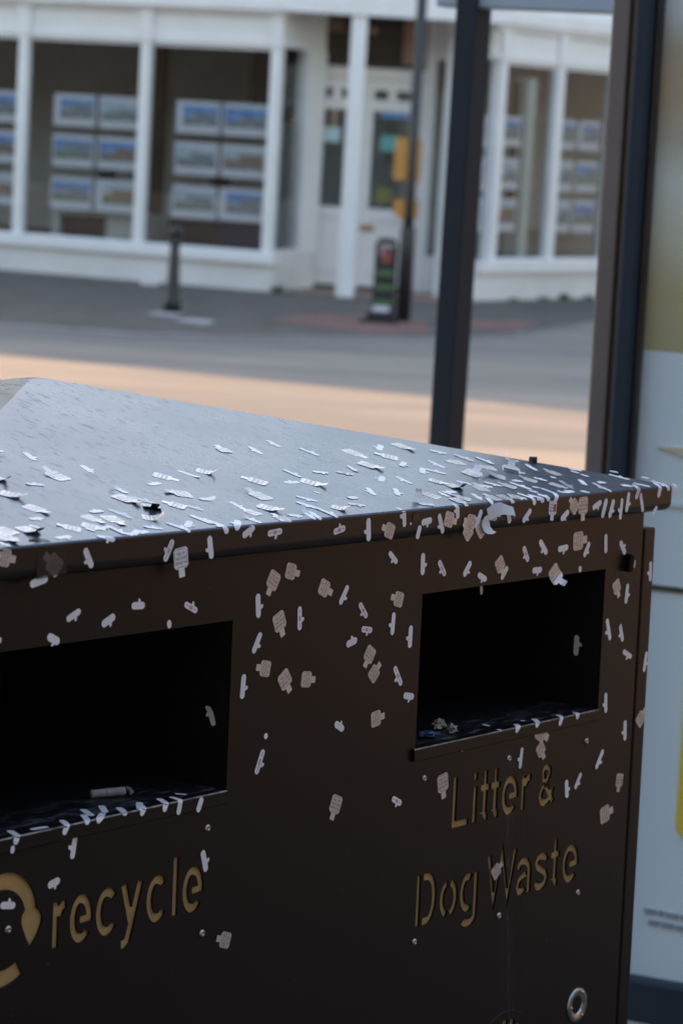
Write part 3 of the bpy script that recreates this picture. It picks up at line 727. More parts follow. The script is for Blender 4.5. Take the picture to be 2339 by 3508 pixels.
('S','d',0.3036,1.0611,-132,17.6,0,'','white strip sticker leaning right above the right slot, third from left'),
('S','d',0.3447,1.0790,-57,20.6,-1,'p','red printed strip sticker above the right slot, the right of two'),
('S','d',0.3791,1.0841,-44,23.1,-1,'','white strip sticker leaning left above the right slot, fifth from left'),
('S','d',0.4199,1.0802,3,21.2,-1,'','white strip sticker level above the right slot, sixth from left'),
('S','d',0.3686,1.0593,-0,19.5,-1,'','white strip sticker level above the right slot, fourth from left'),
('T','d',0.4502,1.0865,3,19.8,0,'','silvery tag sticker tab right above the right slot, the right of two'),
('S','d',0.4695,1.0756,-124,19.7,1,'','white strip sticker leaning right above the right slot, seventh from left'),
('S','d',0.5098,1.0797,-84,22.6,0,'','white strip sticker upright above the right slot, rightmost'),
('S','d',0.5484,1.0724,-50,20.5,1,'','white strip sticker leaning left beside the right slot, fourth from left'),
('T','d',0.5601,1.0538,-8,19.2,0,'d','dark upturned tag sticker beside the right slot'),
('S','d',0.4578,1.0540,-89,7.3,0,'','short white sticker scrap above the right slot'),
('T','d',0.4049,1.0523,-53,17.7,0,'C','curled silvery tag sticker above the right slot'),
('S','d',0.2611,1.0454,-82,9.9,0,'g','beige strip sticker around Litter lettering'),
('T','d',0.5390,1.0275,-63,9.2,0,'','silvery tag sticker tab down beside the right slot'),
('S','d',0.5624,1.0174,-96,23.6,1,'','white strip sticker upright beside the right slot, fifth from left'),
('S','d',0.6144,1.0397,-86,24.1,-1,'','white strip sticker upright on narrow side strip, the right of two'),
('S','d',-0.3726,1.0740,22,19.0,-1,'','white strip sticker level above the left slot, second from left'),
('S','d',-0.3274,1.0653,23,18.6,-1,'','white strip sticker level above the left slot, third from left'),
('S','d',-0.2884,1.0754,-3,18.1,1,'','white strip sticker level above the left slot, rightmost'),
('S','d',-0.2155,1.0675,-25,20.3,1,'p','red printed strip sticker above the left slot'),
('S','d',-0.2452,1.0545,-76,8.0,0,'','short white sticker scrap above the left slot, the right of two'),
('S','d',-0.3975,1.0552,-26,16.9,-1,'','white strip sticker leaning left above the left slot, leftmost'),
('S','d',-0.4639,1.0599,40,7.2,0,'','short white sticker scrap above the left slot, the left of two'),
('T','d',-0.0949,1.0836,-120,15.6,0,'','silvery tag sticker tab down high between both slots, leftmost'),
('T','d',-0.0689,1.0904,-15,13.5,0,'','silvery tag sticker tab right high between both slots, third from left'),
('T','d',-0.0150,1.0699,-26,14.4,0,'','silvery tag sticker tab right high between both slots, fourth from left'),
('T','d',-0.0835,1.0427,-66,16.1,0,'','silvery tag sticker tab down high between both slots, second from left'),
('T','d',-0.1023,0.9985,169,13.5,0,'','silvery tag sticker tab left midway between both slots, leftmost'),
('T','d',-0.0716,0.9846,-55,15.8,0,'','silvery tag sticker tab down midway between both slots, second from left'),
('T','d',-0.0369,0.9809,-7,14.0,0,'','silvery tag sticker tab right midway between both slots, third from left'),
('T','d',0.0658,0.9955,-123,14.5,0,'','silvery tag sticker tab down midway between both slots, fourth from left'),
('T','d',0.0742,0.9747,44,14.1,0,'','silvery tag sticker tab right midway between both slots, rightmost'),
('T','d',0.0811,0.9275,7,14.5,0,'','silvery tag sticker tab right low between both slots, rightmost'),
('T','d',0.1111,1.0481,164,11.8,0,'','silvery tag sticker tab left high between both slots, rightmost'),
('S','d',-0.1171,1.0607,-84,23.7,1,'','white strip sticker upright high between both slots, second from left'),
('S','d',-0.0523,1.0429,-87,23.8,1,'p','red printed strip sticker high between both slots, leftmost'),
('S','d',-0.1161,1.0248,-120,22.0,1,'','white strip sticker leaning right high between both slots, leftmost'),
('S','d',-0.1347,0.9845,-94,24.0,1,'','white strip sticker upright midway between both slots, the left of two'),
('S','d',0.0180,1.0602,-125,22.0,1,'','white strip sticker leaning right high between both slots, third from left'),
('S','d',0.0511,1.0419,-49,20.9,-1,'p','red printed strip sticker high between both slots, second from left'),
('S','d',0.0586,1.0215,-9,18.5,-1,'p','red printed strip sticker high between both slots, rightmost'),
('S','d',0.0339,1.0110,12,18.2,1,'','white strip sticker level high between both slots, fourth from left'),
('S','d',0.1028,1.0236,-94,23.5,-1,'','white strip sticker upright high between both slots, fifth from left'),
('S','d',0.1349,1.0071,-92,23.6,-1,'','white strip sticker upright midway between both slots, the right of two'),
('S','d',0.1162,0.9680,-56,25.1,-1,'p','red printed strip sticker midway between both slots'),
('S','d',0.1367,0.9446,-11,19.1,-1,'','white strip sticker level low between both slots, the right of two'),
('S','d',0.0196,0.9272,-30,17.2,1,'c','white strip sticker leaning left low between both slots, the left of two'),
('S','d',-0.1049,0.9077,-114,25.2,1,'p','red printed strip sticker low between both slots, the left of two'),
('S','d',-0.0972,0.9319,-73,5.1,0,'','short white sticker scrap low between both slots'),
('S','d',0.0977,1.0922,-39,19.4,-1,'','white strip sticker leaning left high between both slots, sixth from left'),
('S','d',0.1511,1.0817,-88,23.4,1,'','white strip sticker upright high between both slots, rightmost'),
('S','d',0.1860,1.0748,-52,21.1,-1,'p','red printed strip sticker above the right slot, the left of two'),
('S','d',0.5267,0.9786,-69,27.8,-1,'','white strip sticker upright beside the right slot, second from left'),
('S','d',0.5554,0.9721,-67,22.8,-1,'c','white strip sticker upright beside the right slot, third from left'),
('S','d',0.5714,0.9453,-25,22.2,-1,'','white strip sticker leaning left beside the right slot, rightmost'),
('S','d',0.6136,0.9319,-100,24.7,1,'','white strip sticker upright on narrow side strip, the left of two'),
('S','d',0.5290,0.8925,-84,24.0,-1,'','white strip sticker upright beside the right slot, leftmost'),
('S','d',0.5765,0.8540,-84,24.8,-1,'','white strip sticker upright right of Litter lettering, the right of two'),
('T','d',0.6104,0.8636,46,15.0,0,'','silvery tag sticker tab up on narrow side strip'),
('T','d',0.3936,0.8751,-31,19.7,0,'','silvery tag sticker tab right around Litter lettering, rightmost'),
('T','d',0.3952,0.8551,-54,13.9,0,'','silvery tag sticker tab down around Litter lettering, second from left'),
('S','d',0.3557,0.8504,-96,23.8,-1,'','white strip sticker upright around Litter lettering, second from left'),
('S','d',0.2390,0.8788,-2,19.1,-1,'','white strip sticker level around Litter lettering, leftmost'),
('S','d',0.5220,0.8269,-124,25.3,1,'','white strip sticker leaning right right of Litter lettering, the left of two'),
('S','d',0.4783,0.8074,-125,21.0,1,'','white strip sticker leaning right around Litter lettering, rightmost'),
('S','d',0.4545,0.8015,-82,21.7,1,'c','white strip sticker upright around Litter lettering, third from left'),
('T','d',0.5699,0.7956,-99,12.0,0,'','silvery tag sticker tab down right of Litter lettering, the right of two'),
('T','d',0.5408,0.7590,11,17.9,0,'','silvery tag sticker tab right right of Litter lettering, the left of two'),
('T','d',0.2063,0.8435,-80,17.4,0,'','silvery tag sticker tab down around Litter lettering, leftmost'),
('T','d',0.3171,0.7286,34,12.1,0,'','silvery tag sticker tab right by Dog Waste lettering'),
('S','d',0.1239,0.8358,-26,19.0,-1,'p','red printed strip sticker low between both slots, the right of two'),
('S','d',-0.3622,0.8663,-99,23.8,-1,'','white strip sticker upright around recycle lettering, third from left'),
('S','d',-0.1817,0.8228,-73,22.4,1,'','white strip sticker upright around recycle lettering, rightmost'),
('S','d',-0.3867,0.8368,12,15.9,-1,'c','white strip sticker level around recycle lettering, second from left'),
('S','d',-0.4433,0.8268,-10,18.6,1,'','white strip sticker level around recycle lettering, leftmost'),
('T','d',-0.1462,0.7396,162,13.7,0,'','silvery tag sticker tab left low between both slots, leftmost'),
('T','d',0.0196,0.8478,-112,16.1,0,'','silvery tag sticker tab down low between both slots, second from left'),
('O','t',0.1185,-0.0078,0,23.0,29.7,'d','dark oval sticker on lid rim above plain middle'),
('O','t',0.1103,-0.0139,0,6.1,8.6,'d','small blue round sticker on lid rim above plain middle'),
('S','s',-0.3731,0.0044,-121,35.0,0,'','white strip sticker leaning right over left slot sill, third from left'),
('S','s',-0.4350,0.0060,-115,29.1,0,'','white strip sticker leaning right over left slot sill, leftmost'),
('S','s',-0.4437,-0.0110,-95,7.1,0,'','short white sticker scrap over left slot sill, leftmost'),
('S','s',-0.3442,0.0076,-127,27.0,0,'','white strip sticker leaning right over left slot sill, fourth from left'),
('S','s',-0.3276,0.0211,-120,40.0,0,'','white strip sticker leaning right over left slot sill, fifth from left'),
('S','s',-0.3064,0.0210,-130,54.6,0,'','white strip sticker leaning right over left slot sill, seventh from left'),
('S','s',-0.2959,0.0077,-120,24.0,0,'','white strip sticker leaning right over left slot sill, eighth from left'),
('S','s',-0.2701,0.0093,-136,55.9,0,'','white strip sticker leaning right over left slot sill, ninth from left'),
('S','s',-0.2716,0.0050,-123,26.7,0,'','white strip sticker leaning right over left slot sill, tenth from left'),
('S','s',-0.2410,0.0057,-118,29.8,0,'','white strip sticker leaning right over left slot sill, eleventh from left'),
('S','s',-0.2240,0.0009,-103,30.5,0,'','white strip sticker upright over left slot sill, rightmost'),
('S','s',-0.1967,-0.0080,-115,14.7,0,'c','short white sticker scrap over left slot sill, rightmost'),
('S','s',-0.3282,0.0036,-145,24.4,0,'','white strip sticker leaning right over left slot sill, sixth from left'),
('S','s',-0.2034,0.0178,-61,11.4,0,'','short white sticker scrap over left slot sill, second from left'),
('S','s',-0.4031,0.0077,-6,19.5,0,'','white strip sticker level over left slot sill, second from left'),
('S','s',0.3859,0.0052,-134,27.4,0,'','white strip sticker leaning right over right slot sill, second from left'),
('S','s',0.4638,0.0007,-108,14.4,0,'','short white sticker scrap over right slot sill, rightmost'),
('S','s',0.3435,0.0020,-134,21.1,0,'','white strip sticker leaning right over right slot sill, leftmost'),
('S','s',0.3073,0.0028,-81,5.8,0,'','short white sticker scrap over right slot sill, second from left'),
('S','s',0.4303,0.0009,-122,22.9,0,'','white strip sticker leaning right over right slot sill, rightmost'),
('S','s',0.3757,0.0168,-31,6.1,0,'','short white sticker scrap over right slot sill, third from left'),
('S','s',0.3202,0.0285,-116,13.3,0,'','short white sticker scrap over right slot sill, leftmost'),
]
for row in TABLE: sticker(*row)
# a few that sit inside the slots
o = sticker('S', 'r', .0333, .957, 90, 24., 1, '', 'pale strip sticker on the inner wall of the right slot')
o.data.materials[0] = M['pale_st']
o = sticker('S', 'l', .0215, .956, 70, 21., -1, 'C', 'folded pale strip sticker on the inner wall of the left slot')
o.data.materials[0] = M['pale_st']

# big peeled paper loop hanging off the rim
def loop():
    mb = MB(); path = [(.2920, -.0148, .004), (.2850, -.0100, .010), (.2700, -.0075, .013), (.2570, -.0050, .012), (.2490, -.0070, .009), (.2440, -.0120, .004)]
    prev = None; c0, _ = surf('t', .265, -.012)
    w = [.0042, .0052, .0058, .0075, .0078, .0070]
    for (u, v, h), ww in zip(path, w):
        cur = []
        for j in (-1, -.4, .4, 1):
            q, n = surf('t', u + j * ww * .25, v - j * ww * .9); cur.append(mb.vert(Vector((u + j * ww * .25, ly - h - .001 * j, lz + v - j * ww * .9)) - c0))
        if prev:
            for j in range(3): mb.face((prev[j], prev[j + 1], cur[j + 1], cur[j]))
        prev = cur
    pt = [(.2440, -.0120, .004), (.2420, -.0200, .0025), (.2450, -.0270, .0028), (.2500, -.0310, .004), (.2560, -.0320, .0055)]
    w = [.0075, .0070, .0066, .0058, .0035]; prev = None
    for (u, v, h), ww in zip(pt, w):
        cur = [mb.vert(Vector((u + j * ww * .95, ly - h, lz + v + j * ww * .25)) - c0) for j in (-1, -.4, .4, 1)]
        if prev:
            for j in range(3): mb.face((prev[j], prev[j + 1], cur[j + 1], cur[j]))
        prev = cur
    o = mb.build('peeled_label', M['blue_st'], mw=BINM @ Matrix.Translation(c0), smooth=True)
    o.data.materials[0] = M['pale_st']
    tag(o, 'big pale blue label peeled into a loop off the lid rim', 'sticker')
loop()
# dirty clear film on the rim at the far left
mb = MB(); c0, _ = surf('t', -.40, -.018)
for (u, v) in ((-.4330, -.0080), (-.3990, -.0050), (-.3960, -.0270), (-.4330, -.0300)):
    q, n = surf('t', u, v); mb.vert(q + n * .0006 - c0)
mb.face((0, 3, 2, 1)); o = mb.build('film_scrap', M['film'], mw=BINM @ Matrix.Translation(c0)); tag(o, 'dirty see-through film scrap stuck on the lid rim at far left', 'film scrap')
# small black plastic lump standing on the hip of the lid
lump = MB(); hp = Vector((lx, ly, lz)).lerp(Vector((0, D2, az)), .235)
T = Matrix.Translation(hp) ; lump.box(-.0035, .0035, -.004, .004, -.001, .0058, T=T)
o = lump.build('black_clip', M['black_plastic'], mw=BINM, bevel=.001); tag(o, 'small square black plastic bit standing on the lid ridge', 'plastic bit')

# cigarette end on the left sill
A_ = Vector((-.2767, .0607, zb + .0029)); B_ = Vector((-.2440, .0480, zb + .0032)); ax = (B_ - A_).normalized()
cg = empty('cigarette_end', BINM @ Matrix.Translation(A_), 'stubbed out grey cigarette end lying on the left slot sill', 'cigarette end')
L_ = (B_ - A_).length
m1 = MB(); m1.tube([ax * L_ * f for f in (0, .02, .3, .42)], [.0036, .0039, .0039, .0039], 16); m1.build('filter', M['cig'], cg, smooth=True)
m1 = MB(); m1.tube([ax * L_ * f for f in (.42, .43, .6, .8, .97, 1.)], [.0041, .0041, .0042, .0041, .0043, .0036], 16); m1.build('paper_tube', M['cig'], cg, smooth=True)
m1 = MB()
for q in range(9):
    p0 = ax * (L_ + .002 + rnd.uniform(0, .006)) + Vector((rnd.uniform(-.002, .002), rnd.uniform(-.002, .002), rnd.uniform(-.002, .0025)))
    m1.tube([p0, p0 + Vector((rnd.uniform(-.003, .003), rnd.uniform(-.003, .003), rnd.uniform(-.001, .002)))], [.0018, .0009], 6)
m1.build('ash', M['ash'], cg)
# crumpled wrappers in the right slot
def crumple(pos, size, m, name, lab, seed, flat=.6):
    bm = bmesh.new(); bmesh.ops.create_icosphere(bm, subdivisions=3, radius=1)
    for v in bm.verts:
        nn = noise.noise(v.co * 2.1 + Vector((seed, 0, 0))) * .7 + noise.noise(v.co * 5 + Vector((seed, 3, 0))) * .35
        v.co *= (1 + nn); v.co = Vector((v.co.x * size[0], v.co.y * size[1], max(-flat, v.co.z) * size[2]))
    me = bpy.data.meshes.new(name); bm.to_mesh(me); bm.free(); me.materials.append(m)
    o = bpy.data.objects.new(name, me); C.objects.link(o); o.matrix_world = BINM @ Matrix.Translation(pos); tag(o, lab, 'wrapper'); return o
crumple(Vector((.2570, .0260, zb + .003)), (.006, .005, .0055), M['wrap'], 'crumpled_wrapper', 'crumpled cream wrapper on the right slot sill, nearer the middle', 1.3)
crumple(Vector((.2640, .0480, zb + .004)), (.009, .004, .006), M['wrap'], 'crumpled_wrapper', 'crumpled silvery wrapper at the left end of the right slot', 4.1)
crumple(Vector((.2200, .0300, zb + .002)), (.012, .008, .003), M['bluewrap'], 'crumpled_wrapper', 'dark blue flattened wrapper in the left corner of the right slot', 7.7)
# ------------------------------------------------------------------ street materials
M['asphalt'] = mottled('road_asphalt', (.17, .158, .145, 1), (.235, .215, .195, 1), 1.1, .85, .3)
t = NT(M['asphalt']); v = t.coord((.10, .55, 1), (0, 0, R(-14))); f = t.noise(v, 1.6, 4)
f2 = t.noise(t.coord((.35, .5, 1)), 1.3, 6, .65)
c_ = t.mix(t.ramp(f, [(.40, 0.), (.62, 1.)]), (.155, .148, .142, 1), (.31, .258, .208, 1)); t.set('Base Color', t.mix(t.ramp(f2, [(.40, 0.), (.66, .55)]), c_, (.19, .165, .14, 1)))
M['pave'] = mottled('pavement_tarmac', (.080, .070, .059, 1), (.118, .104, .090, 1), 2.2, .85, .2)
M['near'] = mottled('near_paving', (.070, .067, .064, 1), (.095, .09, .086, 1), 3, .85, .2)
M['kerb'] = mottled('kerb_granite', (.165, .16, .155, 1), (.235, .228, .22, 1), 4, .7)
M['tactile'] = mottled('red_tactile_paving', (.17, .085, .07, 1), (.22, .115, .095, 1), 5, .85)
M['brickstep'] = mottled('red_step_tile', (.26, .16, .13, 1), (.33, .22, .18, 1), 6, .8)
M['wpaint'] = mottled('white_shop_paint', (.74, .74, .735, 1), (.80, .80, .80, 1), 3, .5)
M['wwall'] = mottled('white_render', (.66, .645, .625, 1), (.74, .73, .715, 1), 2, .8)
M['roof'] = mottled('slate_roof', (.07, .07, .08, 1), (.11, .11, .12, 1), 6, .8)
M['inside'] = mottled('shop_interior_wall', (.40, .43, .46, 1), (.50, .53, .56, 1), 1.2, .9)
M['infloor'] = mat('shop_interior_floor', (.08, .07, .065, 1), .6)
M['tan'] = mottled('lobby_wood', (.33, .21, .13, 1), (.40, .27, .18, 1), 3, .7)
def glass():
    m = bpy.data.materials.new('window_glass'); m.use_nodes = True; nt = m.node_tree; nt.nodes.clear()
    out = nt.nodes.new('ShaderNodeOutputMaterial'); mx = nt.nodes.new('ShaderNodeMixShader'); tr = nt.nodes.new('ShaderNodeBsdfTransparent'); gl = nt.nodes.new('ShaderNodeBsdfGlossy')
    lw = nt.nodes.new('ShaderNodeLayerWeight'); lw.inputs['Blend'].default_value = .5; pw = nt.nodes.new('ShaderNodeMath'); pw.operation = 'POWER'; pw.inputs[1].default_value = 4.; nt.links.new(lw.outputs['Facing'], pw.inputs[0]); fr = nt.nodes.new('ShaderNodeMath'); fr.operation = 'MULTIPLY_ADD'; fr.inputs[1].default_value = .9; fr.inputs[2].default_value = .035; nt.links.new(pw.outputs[0], fr.inputs[0]); tr.inputs['Color'].default_value = (.86, .88, .88, 1); gl.inputs['Roughness'].default_value = .02
    nt.links.new(fr.outputs[0], mx.inputs[0]); nt.links.new(tr.outputs[0], mx.inputs[1]); nt.links.new(gl.outputs[0], mx.inputs[2]); nt.links.new(mx.outputs[0], out.inputs[0]); return m
M['glass'] = glass()
M['cast'] = mottled('cast_iron_black', (.016, .017, .019, 1), (.026, .027, .029, 1), 30, .45)
M['orange'] = mat('orange_board', (.55, .26, .06, 1), .5)
M['card'] = mat('card_board', (.76, .76, .84, 1), .4); M['wdoor'] = mottled('white_door_paint', (.82, .80, .77, 1), (.86, .85, .83, 1), 3, .5)
M['sky1'] = mottled('photo_sky_blue', (.05, .22, .58, 1), (.28, .50, .80, 1), 6, .4)
M['sky2'] = mottled('photo_sky_pale', (.40, .52, .62, 1), (.62, .68, .72, 1), 6, .4)
M['house1'] = mottled('photo_house_brick', (.20, .12, .08, 1), (.42, .32, .26, 1), 14, .5)
M['house2'] = mottled('photo_house_grey', (.14, .17, .20, 1), (.40, .43, .46, 1), 14, .5)
M['lawn'] = mottled('photo_lawn', (.12, .24, .06, 1), (.28, .34, .22, 1), 12, .6)
M['desk'] = mat('white_laminate', (.62, .64, .60, 1), .4)
M['boardg'] = mat('grey_board', (.26, .27, .26, 1), .6)
M['dark'] = mat('dark_office_plastic', (.012, .012, .014, 1), .4)
M['navy'] = mottled('navy_fabric', (.02, .025, .05, 1), (.035, .04, .08, 1), 30, .9)
M['maroon'] = mat('maroon_fabric', (.05, .012, .014, 1), .9)
M['notice'] = mat('pale_blue_notice', (.50, .68, .72, 1), .5)
M['teal'] = mat('teal_notice', (.12, .42, .38, 1), .5)
M['brass'] = mat('brass', (.42, .33, .14, 1), .35, .9)
M['olive'] = mat('olive_sticker', (.20, .20, .06, 1), .6)
M['leaf'] = mottled('weed_leaf', (.07, .15, .03, 1), (.12, .22, .05, 1), 20, .6)
M['crown'] = mottled('tree_leaf', (.05, .085, .025, 1), (.085, .12, .04, 1), 3, .6)
M['bark'] = mottled('bark', (.08, .06, .045, 1), (.13, .10, .08, 1), 12, .9)

# ------------------------------------------------------------------ ground
def gz(x, y):
    zn = .3287 - (-.01428 * (x - .0113) + .04548 * (y - 2.477)) / .998863 - .002
    s = min(1, max(0, (y - 4.5) / 4.0)); s = s * s * (3 - 2 * s)
    return zn * (1 - s) if y > -6 else zn
g = MB(); xs = [-120, -60, -30, -15, -8, -5, -3, -2, -1, 0, 1, 2, 3, 5, 8, 15, 30, 60, 120]; ys = [-100, -50, -20, -6, -2, 0, 1, 2, 3, 4, 4.5, 5, 5.5, 6, 6.5, 7, 7.5, 8, 8.5, 9, 12, 16, 20, 25, 30, 50, 100, 200]
gi = [[g.vert(x, y, gz(x, max(y, -6)) - .03) for x in xs] for y in ys]
for j in range(len(ys) - 1):
    for i in range(len(xs) - 1): g.face((gi[j][i], gi[j][i + 1], gi[j + 1][i + 1], gi[j + 1][i]))
struct(g.build('ground', M['near'], smooth=True))
def sheet(name, pts, z, m, top=.0):
    b = MB(); b.face([b.vert(x, y, z) for x, y in pts]); o = b.build(name, m); fix_normals(o)
    if o.data.polygons[0].normal.z < 0: o.data.flip_normals()
    return struct(o)
sheet('road', [(-90, 9.5), (90, 9.5), (90, 75), (-90, 75)], -.012, M['asphalt'])
nk = MB(); nk.box(-60, 60, 9.2, 9.5, -.05, .09); struct(nk.build('near_kerb', M['kerb']))
# near pavement between bin and road
npv = MB(); yy = [-8, -2, 0, 1, 2, 3, 4, 4.5, 5, 5.5, 6, 6.5, 7, 7.5, 8, 8.5, 9.19]
ni = [[npv.vert(x, y, gz(x, y) + (0 if y < 4.5 else .08 * min(1, (y - 4.5) / 4))) for x in (-30, -8, -3, -1, 1, 3, 8, 30)] for y in yy]
for j in range(len(yy) - 1):
    for i in range(7): npv.face((ni[j][i], ni[j][i + 1], ni[j + 1][i + 1], ni[j + 1][i]))
struct(npv.build('near_pavement', M['near'], smooth=True))
# far pavement following the corner
KB = [(-30, 27.0), (-8, 23.6), (-4.5, 22.7), (-3.05, 22.43), (-2.0, 22.3), (-1.1, 22.55), (0, 23.3), (.74, 23.75), (1.15, 24.15), (1.67, 25.15), (2.5, 27.16), (3.4, 29.6), (5, 33), (14, 45), (40, 80)]
pvt = [(x, y) for x, y in KB] + [(30, 90), (-30, 60)]
PH = .10
def slab(name, outline, z0, z1, m):
    b = MB(); n = len(outline); lo = [b.vert(x, y, z0) for x, y in outline]; hi = [b.vert(x, y, z1) for x, y in outline]
    b.face(hi)
    for k in range(n): b.face((lo[k], lo[(k + 1) % n], hi[(k + 1) % n], hi[k]))
    o = b.build(name, m); fix_normals(o); return struct(o)
off = lambda pts, d: [(x + d * .25, y + d) for x, y in pts]
slab('far_pavement', off(KB, .30) + [(30, 90), (-30, 60)], -.05, -.004, M['pave'])
slab('far_kerb', KB + off(KB, .298)[::-1], -.05, -.001, M['kerb'])
sheet('tactile_paving', [(-.80, 24.9), (-.55, 25.9), (.20, 26.4), (.75, 26.0), (.72, 24.4), (0.1, 24.0)], 0.0, M['tactile'])
sheet('tactile_paving', [(1.05, 25.1), (1.05, 26.5), (1.95, 26.8), (1.62, 25.4)], 0.0, M['tactile'])

# ------------------------------------------------------------------ shop building
PA = Vector((-.966, 29.1, 0)); dA = Vector((-.935, .355, 0)).normalized(); nA = Vector((-.355, -.935, 0)).normalized()
PB = Vector((1.482, 29.716, 0)); dB = Vector((.633, .774, 0)).normalized(); nB = Vector((.774, -.633, 0)).normalized()
def frame(P, d, n):          # columns: along, outward, up
    return Matrix(((d.x, n.x, 0, P.x), (d.y, n.y, 0, P.y), (0, 0, 1, P.z), (0, 0, 0, 1)))
FA = frame(PA, dA, nA); FB = frame(PB, dB, nB); FBR = frame(PB, -dB, nB)     # FBR: same wall, right-handed
shop = empty('corner_shop', Matrix.Translation((0, 30, 0)), 'white painted Victorian corner shop with big display windows and recessed doorway', 'building')
def part(name, m, boxes, F=None, par=None, bevel=0):
    b = MB()
    for bx in boxes: b.box(*bx)
    T0 = Matrix.Translation((0, 30, 0)).inverted() @ (F if F else Matrix.Identity(4))
    b.v = [T0 @ q for q in b.v]
    o = b.build(name, m, par or shop, bevel=bevel); fix_normals(o); return o
LA, LB = 26., 12.
# facade A: pilasters at these distances from the corner
mA = [.045, 1.64, 3.19, 4.74, 6.3, 7.85, 9.4, 10.95, 12.5, 14.05, 15.6]
for i, s in enumerate(mA): part('pilaster', M['wpaint'], [(s - .055, s + .055, -.10, .03, .41, 2.70), (s - .08, s + .08, -.1, .05, 2.70, 3.06)], FA)
part('stall_riser', M['wwall'], [(-.03, LA, -.18, .0, -.01, .30)], FA)
part('window_sill', M['wpaint'], [(-.06, LA, -.2, .07, .30, .41)], FA)
part('fascia', M['wpaint'], [(-.04, LA, -.2, .012, 2.70, 2.78), (-.03, LA, -.2, -.01, 2.78, 3.04)], FA)
part('cornice', M['wpaint'], [(-.08, LA, -.2, .06, 3.04, 3.09), (-.13, LA, -.2, .14, 3.09, 3.20), (-.04, LA, -.2, .0, 3.20, 3.42)], FA)
for a, b in zip(mA, mA[1:]): 
    w_ = part('window', M['wpaint'], [(a + .0555, b - .0555, -.06, -.02, .411, .44), (a + .0555, b - .0555, -.06, -.02, 2.66, 2.699), (a + .0555, a + .065, -.06, -.02, .439, 2.661), (b - .065, b - .0555, -.06, -.02, .439, 2.661)], FA)
    part('pane', M['glass'], [(a + .056, b - .056, -.045, -.037, .441, 2.659)], FA, w_)
# return window into the doorway
RD = Vector((.557, 1.1, 0)); PR = PA + Vector((.04, .08, 0)); rl = RD.length; dR = RD.normalized(); nR = Vector((dR.y, -dR.x, 0)); FR = frame(PR, dR, nR)
part('stall_riser', M['wwall'], [(.06, .99, -.12, -.001, -.01, .42)], FR)
part('fascia', M['wpaint'], [(.06, .99, -.12, -.001, 2.70, 3.3)], FR)
part('pilaster', M['wpaint'], [(.551, .99, -.12, .02, .42, 2.70)], FR)
w_ = part('window', M['wpaint'], [(.06, .5505, -.06, -.02, .421, .46)], FR); part('pane', M['glass'], [(.06, .5504, -.045, -.037, .461, 2.699)], FR, w_)
# doorway wall with two part-glazed doors
DY = 30.25
def door(x0, x1, g0, g1, sq):
    d_ = part('door', M['wdoor'], [(x0, g0, DY, DY + .05, 0.05, 2.42), (g1, x1, DY, DY + .05, .05, 2.42), (g0 + .0005, g1 - .0005, DY + .002, DY + .048, .05, .95), (g0 + .0005, g1 - .0005, DY + .002, DY + .048, 2.07, 2.20), (g0 + .0005, g1 - .0005, DY + .002, DY + .048, 2.31, 2.42), (sq - .05, sq + .05, DY + .004, DY + .046, 2.2005, 2.3095)])
    part('door_pane', M['glass'], [(g0, g1, DY + .02, DY + .026, .951, 2.069)], None, d_)
    part('door_panel_moulding', M['wpaint'], [(g0 + .02, g1 - .02, DY - .012, DY + .001, .18, .24), (g0 + .02, g1 - .02, DY - .012, DY + .001, .80, .86)], None, d_)
    return d_
door(-.53, -.03, -.49, -.16, -.33); d2_ = door(.02, .68, .10, .58, .31)
part('letterbox', M['brass'], [(-.03 + .05, .15 + .03, DY - .02, DY - .002, .69, .76)], None, d2_)
part('door_handle', M['brass'], [(-.515, -.50, DY - .05, DY - .001, 1.0, 1.3)])
part('doorway_wall', M['wdoor'], [(-.75, -.535, DY - .01, DY + .12, 0, 3.3), (-.027, .017, DY - .03, DY + .1, 0, 2.5), (.685, .74, DY - .02, DY + .1, 0, 3.3), (-.53, .68, DY - .02, DY + .1, 2.43, 2.56)])
part('transom', M['dark'], [(-.45, .53, DY - .05, DY - .021, 2.56, 2.62)])
part('fanlight', M['glass'], [(-.53, .40, DY + .02, DY + .03, 2.62, 3.3)])
part('lobby_wood_panel', M['tan'], [(.40, .68, DY + .0, DY + .09, 2.62, 3.3)])
part('lobby_wood_panel', M['tan'], [(-.53, -.30, DY + .031, DY + .09, 2.95, 3.3)])
part('fanlight_back', M['dark'], [(-.53, .41, DY + .12, DY + .2, 2.5, 3.4)])
lampb = MB(); lampb.lathe([(.002, -.05), (.04, -.03), (.05, 0), (.04, .03), (.002, .05)], 12, Matrix.Translation((.05, DY + .06 - 30, 2.98)), cap=False); lampb.build('globe_lamp', mat('opal_globe', (.5, .36, .3, 1), .4), shop, smooth=True)
part('doorway_ceiling', M['wwall'], [(-.85, 1.5, 28.95, DY + .3, 3.3, 3.36)])
part('doorway_step', M['brickstep'], [(-.70, 1.40, 29.0, DY - .04, -.02, .012)])
w_ = part('side_window', M['wpaint'], [(.74, .80, DY - .02, DY + .08, .0, 3.3), (.80, .90, DY - .02, DY + .08, .0, .45), (.80, .90, DY - .02, DY + .08, 2.69, 3.3)])
part('side_pane', M['glass'], [(.801, .899, DY + .02, DY + .03, .451, 2.689)], None, w_)
part('doorway_return', M['wpaint'], [(.90, 1.05, 29.75, DY + .08, .0, 3.3)])
